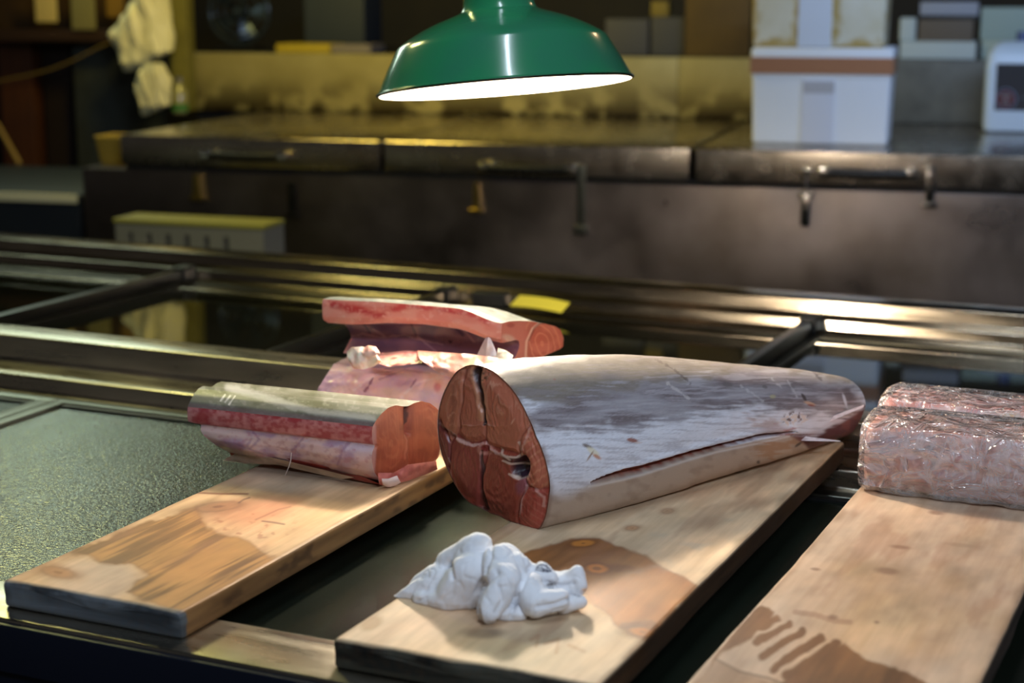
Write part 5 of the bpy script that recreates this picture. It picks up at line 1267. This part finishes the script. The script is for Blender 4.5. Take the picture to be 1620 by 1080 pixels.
# white jug with a black label
tj = float((onz(1600, 211, ZC) - Oc) @ e2)
sj0, _ = bg(1557, 150, tj); sj1 = sj0 + .22; hj = bg(1600, 66, tj)[1] - ZC
jug = bgthing('plastic_jug', 'white plastic jug with black label and round emblem on the ice chest', 'jug', sj0, tj, ZC + .001)
G_ = []
for z, ins in ((0, .012), (.006, .003), (.02, .0), (hj * .72, .0), (hj * .86, .006), (hj * .95, .022), (hj, .05)):
    G_.append([(x, y, z) for x, y in rounded([(ins, ins), (.22 - ins, ins), (.22 - ins, .15 - ins), (ins, .15 - ins)], .028, 7)])
MB().grid(G_, 0, True, True, True).build('body', cm('white_plastic', 196, 214, 232, .35), jug)
MB().lathe([(.001, hj + .03), (.02, hj + .03), (.022, hj + .025), (.022, hj)], 0, 24, Matrix.Translation((.11, .075, 0))).build('cap', cm('blue_cap', 60, 80, 130, .4), jug)
ls0, lz1 = bg(1577, 101, tj); _, lz0 = bg(1577, 175, tj)
lab_ = MB().box((ls0 - sj0, -.0015, lz0 - ZC), (.19, .004, lz1 - ZC), 0).build('label_panel', cm('black_label', 22, 24, 34, .4), jug)
es, ez = bg(1591, 157, tj); er = 16 * 5.7 / FPX * .95
ex, ez = es - sj0, ez - ZC
a = np.linspace(0, 2 * math.pi, 49)
mb = MB().tube(np.stack([ex + er * np.cos(a), a * 0 - .001, ez + er * np.sin(a)], -1), .0011, 0, 6, False).tube(np.stack([ex + er * .72 * np.cos(a), a * 0 - .001, ez + er * .72 * np.sin(a)], -1), .0011, 1, 6, False)
mb.tube([(ex - er * .5, -.002, ez), (ex + er * .5, -.002, ez)], .0013, 1, 6).tube([(ex - er * .4, -.002, ez + er * .3), (ex + er * .4, -.002, ez + er * .3)], .0016, 2, 6).tube([(ex - er * .3, -.002, ez - er * .33), (ex + er * .3, -.002, ez - er * .33)], .0016, 2, 6)
mb.build('emblem', [cm('emblem_blue', 150, 160, 200), cm('emblem_red', 190, 60, 70), cm('emblem_white', 200, 200, 210)], lab_)
MB().box((ex + er * 1.4, -.0022, ez + .004), (ex + er * 3.2, .001, ez + .006)).build('print_line', [cm('print_grey', 110, 114, 130)], lab_)

# ------------------------------------------------------------------ left side of the stall
M['woodold'] = cm('old_timber', 96, 78, 40, .6, var=.6, vscale=(30, 30, 4), var_to=lin(50, 38, 16))
M['woodbrown'] = cm('brown_timber', 92, 50, 20, .6, var=.5, vscale=(20, 20, 4), var_to=lin(44, 24, 10))
tp = TW - .08
sp0, sp1 = bg(271, 150, tp)[0], bg(300, 150, tp)[0]
tag(MB().box((0, 0, 0), (sp1 - sp0, .06, 1.8), 0, .004).build('wooden_post', cm('post_paint', 128, 120, 52, .6, var=.5, vscale=(40, 40, 10), var_to=lin(70, 66, 26)), None, loc=tuple(W_(sp0, tp, ZC + .001)), rotz=AC), 'mustard-coloured upright post at the left end of the splash panel', 'post')
# hanging white bag
tc_ = TW - .16
def bag(name, label, poly_l, poly_r, t, seed, colr, depth=.05):
    rows = []
    for (xl, y), (xr, _) in zip(poly_l, poly_r):
        a_, z = bg(xl, y, t); b_, _ = bg(xr, y, t); rows.append((a_, b_, z))
    rows = np.array(rows); n = 60; tt = np.linspace(0, 1, len(rows)); T = np.linspace(0, 1, n)
    rows = np.stack([np.interp(T, tt, rows[:, k]) for k in range(3)], -1)
    u = np.linspace(0, 2 * math.pi, 72, endpoint=False); G_ = []
    for a_, b_, z in rows:
        c_, r_ = (a_ + b_) / 2, (b_ - a_) / 2
        G_.append(np.stack([c_ + r_ * np.cos(u), depth * np.sin(u) * min(1, r_ / .06), 0 * u + z], -1))
    G_ = np.array(G_); f_ = fbm(np.stack([G_[..., 0] * 34 + G_[..., 2] * 8, G_[..., 1] * 10, G_[..., 2] * 7], -1), seed, 3)
    G_[..., 1] += f_ * .035
    zb_ = G_[..., 2].min(); base = W_(0, t, 0); G_ = G_
    o = MB().grid(G_, 0, True, True, True).build(name, colr, None, loc=tuple(base), rotz=AC); return tag(o, label, 'bag')
M['bagm'] = cm('white_film_bag', 240, 232, 186, .35, bump=.3, bscale=(20, 20, 8))
bag('hanging_bag', 'white plastic bag hanging from above beside the post', [(225, -90), (212, 0), (190, 30), (171, 56), (184, 80), (195, 112)], [(256, -90), (264, 0), (268, 30), (272, 56), (272, 84), (212, 118)], tc_, 3, M['bagm'])
bag('hanging_bag', 'smaller white bag hanging below the larger one beside the post', [(228, 100), (214, 125), (212, 145), (218, 165), (224, 182)], [(262, 100), (272, 118), (272, 140), (270, 158), (232, 182)], tc_ - .10, 9, M['bagm'], .03)
# bottle
tb2 = TW - .22
sb, zb_ = bg(285, 178, tb2)
bt = bgthing('bottle', 'clear bottle with green print standing in front of the post', 'bottle', sb, tb2, ZC + .001)
k = 5.6 / FPX
MB().lathe([(.001, 0), (12 * k, 0), (14 * k, .006), (14 * k, 34 * k), (11 * k, 42 * k), (6 * k, 50 * k), (5 * k, 56 * k)], 0, 28, cap=True).build('body', cm('cloudy_plastic', 150, 146, 104, .15, coat=.5), bt)
MB().lathe([(14.4 * k, 5 * k), (14.4 * k, 17 * k)], 0, 28).build('label_band', cm('green_print', 60, 120, 50, .5), bt)
MB().lathe([(6.5 * k, 55 * k), (6.5 * k, 63 * k), (.001, 63 * k)], 0, 20).build('cap', M['chrome'], bt)
# small yellow basket on the end of the chest
sk0, _ = bg(150, 240, .1); sk1, zk = bg(192, 218, .1)
bk = bgthing('basket', 'small yellow basket on the left end of the ice chest', 'basket', sk0, .1, zl - .009)
wk, hk = sk1 - sk0, zk - zl + .009
G_ = [[(x, y, z) for x, y in rounded([(i_, i_), (wk - i_, i_), (wk - i_, .12 - i_), (i_, .12 - i_)], .01, 4)] for z, i_ in ((0, .012), (hk * .25, .008), (hk * .5, .005), (hk * .75, .002), (hk, 0), (hk, .006), (hk * .3, .012))]
MB().grid(G_, 0, True, True, True).build('body', cm('yellow_weave', 168, 140, 52, .6, bump=.8, bscale=(90, 90, 160), bdist=.004), bk)
MB().tube([(x, y, hk) for x, y in rounded([(0, 0), (wk, 0), (wk, .12), (0, .12)], .01, 4)] + [(0, .005, hk)], .004, 0, 8).build('rim', cm('yellow_rim', 190, 160, 60, .5), bk)
# low dark blue cabinet at the far left
tq = .05
sq0, _ = bg(-60, 300, tq); sq1, zq = bg(126, 309, tq)
cab = bgthing('low_cabinet', 'low dark blue cabinet with a pale top edge at the far left', 'cabinet', sq1, tq, -.85)
MB().box((-1.6, 0, 0), (-.004, .8, zq + .85 - .02), 0, .004).build('body', cm('dark_blue', 26, 32, 40, .5), cab)
MB().box((-1.6, -.01, zq + .85 - .02), (-.002, .8, zq + .85), 0, .004).build('top', cm('grey_top', 44, 50, 54, .5), cab)
MB().box((-1.6, -.016, zq + .85 - .024), (-.002, -.010, zq + .85 + .004), 0, .002).build('edge_strip', M['bagm'], cab)
# rear timber, bluish sheet, shelf with papers
def at_t(name, label, cat, x0, x1, y0, y1, t, d, m_, **k):
    a_, zt = bg(x0, y0, t); b_, zb2_ = bg(x1, y1, t)
    o = MB().box((0, 0, 0), (b_ - a_, d, zt - zb2_), 0, .003).build(name, m_, None, loc=tuple(W_(a_, t, zb2_)), rotz=AC)
    return tag(o, label, cat)
def post_to_floor(name, label, x0, x1, t, d, m_, ztop=None, y=150):
    a_, _ = bg(x0, y, t); b_, _ = bg(x1, y, t)
    o = MB().box((0, 0, 0), (b_ - a_, d, (2.59 if ztop is None else ztop) + .85), 0, .004).build(name, m_, None, loc=tuple(W_(a_, t, -.85)), rotz=AC)
    return tag(o, label, 'post')
post_to_floor('wooden_post', 'brown timber post at the left picture edge', 0, 52, TW + .15, .08, M['woodbrown'])
post_to_floor('wooden_post', 'dark narrow timber post between the brown post and the bluish sheet', 70, 112, TW + .2, .08, cm('very_dark_timber', 40, 26, 14, .7))
tag(MB().box((0, 0, 0), (bg(262, 150, TW + .1)[0] - bg(118, 150, TW + .1)[0], .012, bg(180, 76, TW + .1)[1] + .85), 0, .003).build('metal_sheet', cm('bluish_sheet', 74, 80, 74, .5, metal=.2, var=.7, vscale=(5, 5, 5), var_to=lin(44, 38, 18)), None, loc=tuple(W_(bg(118, 150, TW + .1)[0], TW + .1, -.85)), rotz=AC), 'stained bluish metal sheet behind the hanging bag', 'sheet')
ts = TW - .02
a_, zs = bg(-60, 46, ts); b_, zs2 = bg(180, 66, ts)
sh_ = bgthing('wall_shelf', 'dark brown shelf with papers at the top left', 'shelf', a_, ts, zs2)
MB().box((0, 0, 0), (b_ - a_, .22, zs - zs2), 0, .003).build('board', cm('shelf_brown', 58, 36, 16, .6), sh_)
MB().box((.02, .16, zs - zs2), (b_ - a_ - .01, .22, 1.6), 0).build('back_panel', cm('shelf_back', 80, 56, 16, .7, var=.6, vscale=(8, 8, 8), var_to=lin(36, 20, 8)), sh_)
for x0, x1, y0, y1, c_, lab in ((53, 90, -30, 35, (236, 206, 120), 'bright yellowish paper label on the shelf at the top left'), (110, 151, -30, 47, (150, 140, 84), 'dull greenish paper label right of the bright one on the shelf'), (166, 196, -30, 27, (150, 112, 34), 'orange-brown paper label at the end of the shelf')):
    at_t('paper_label', lab, 'label', x0, x1, y0, y1, ts - .012, .008, cm('paper_' + str(x0), *c_, .6))
# wire, leaning stick
wr = [W_(*(lambda q: (q[0], ts - .03, q[1]))(bg(x, y, ts - .03))) for x, y in ((-30, 131), (0, 128), (45, 119), (80, 110), (115, 96), (150, 78), (176, 66))]
c0_ = wr[0]; tag(MB().tube([p - c0_ for p in wr], .004).build('cord', cm('tan_cord', 130, 104, 40), None, loc=tuple(c0_)), 'tan cord sagging from the shelf to the left edge', 'cord')
s_a, z_a = bg(-5, 195, TW - .1); s_b, z_b = bg(40, 275, TW - .25)
pa, pb = W_(s_a, TW - .1, z_a), W_(s_b, TW - .25, z_b)
pb2 = pa + (pb - pa) * ((zq - .0 - pa[2]) / (pb[2] - pa[2])) if z_b < zq else pb
tag(MB().tube([(0, 0, 0), tuple(pb2 - pa)], .009, 0, 8).build('wooden_stick', cm('pale_stick', 170, 134, 62), None, loc=tuple(pa)), 'pale wooden stick leaning at the left edge above the blue cabinet', 'stick')

# slotted bin between counter and chest
Yb = 3.95
p0 = ony(182, 350, Yb); p1 = ony(402, 352, Yb); wv_ = p1[0] - p0[0]; zt_ = p0[2]
bn = thing('slotted_bin', 'grey bin with vertical slots and a lid coloured as lit yellow-green, behind the back rail', 'bin', (p0[0], Yb, -.85), R_(6))
hb = zt_ + .85; gm = cm('grey_plastic_bin', 120, 118, 104, .5)
mb = MB().box((0, .02, 0), (wv_, .13, hb - .004)).box((0, 0, 0), (wv_, .0195, hb - .14), 0).box((0, 0, hb - .03), (wv_, .0195, hb - .004), 0)
sl = np.array([205, 232, 260, 288, 317, 346]); sx_ = [ony(v, 370, Yb)[0] - p0[0] for v in sl]
ed_ = [0] + [v for s in sx_ for v in (s - .008, s + .008)] + [wv_]
for a_, b_ in zip(ed_[0::2], ed_[1::2]): mb.box((a_, 0, hb - .14), (b_, .0195, hb - .03), 0)
mb.box((.004, .0196, hb - .15), (wv_ - .004, .0199, hb - .02), 1)
mb.build('body', [gm, M['black']], bn)
MB().box((-.004, -.006, hb - .003), (wv_ + .004, .13, hb + .010), 0, .003).build('lid', cm('lid_lit_yellow_green', 150, 144, 60, .5), bn)  # yellow-green light falling on the top is painted into the lid colour
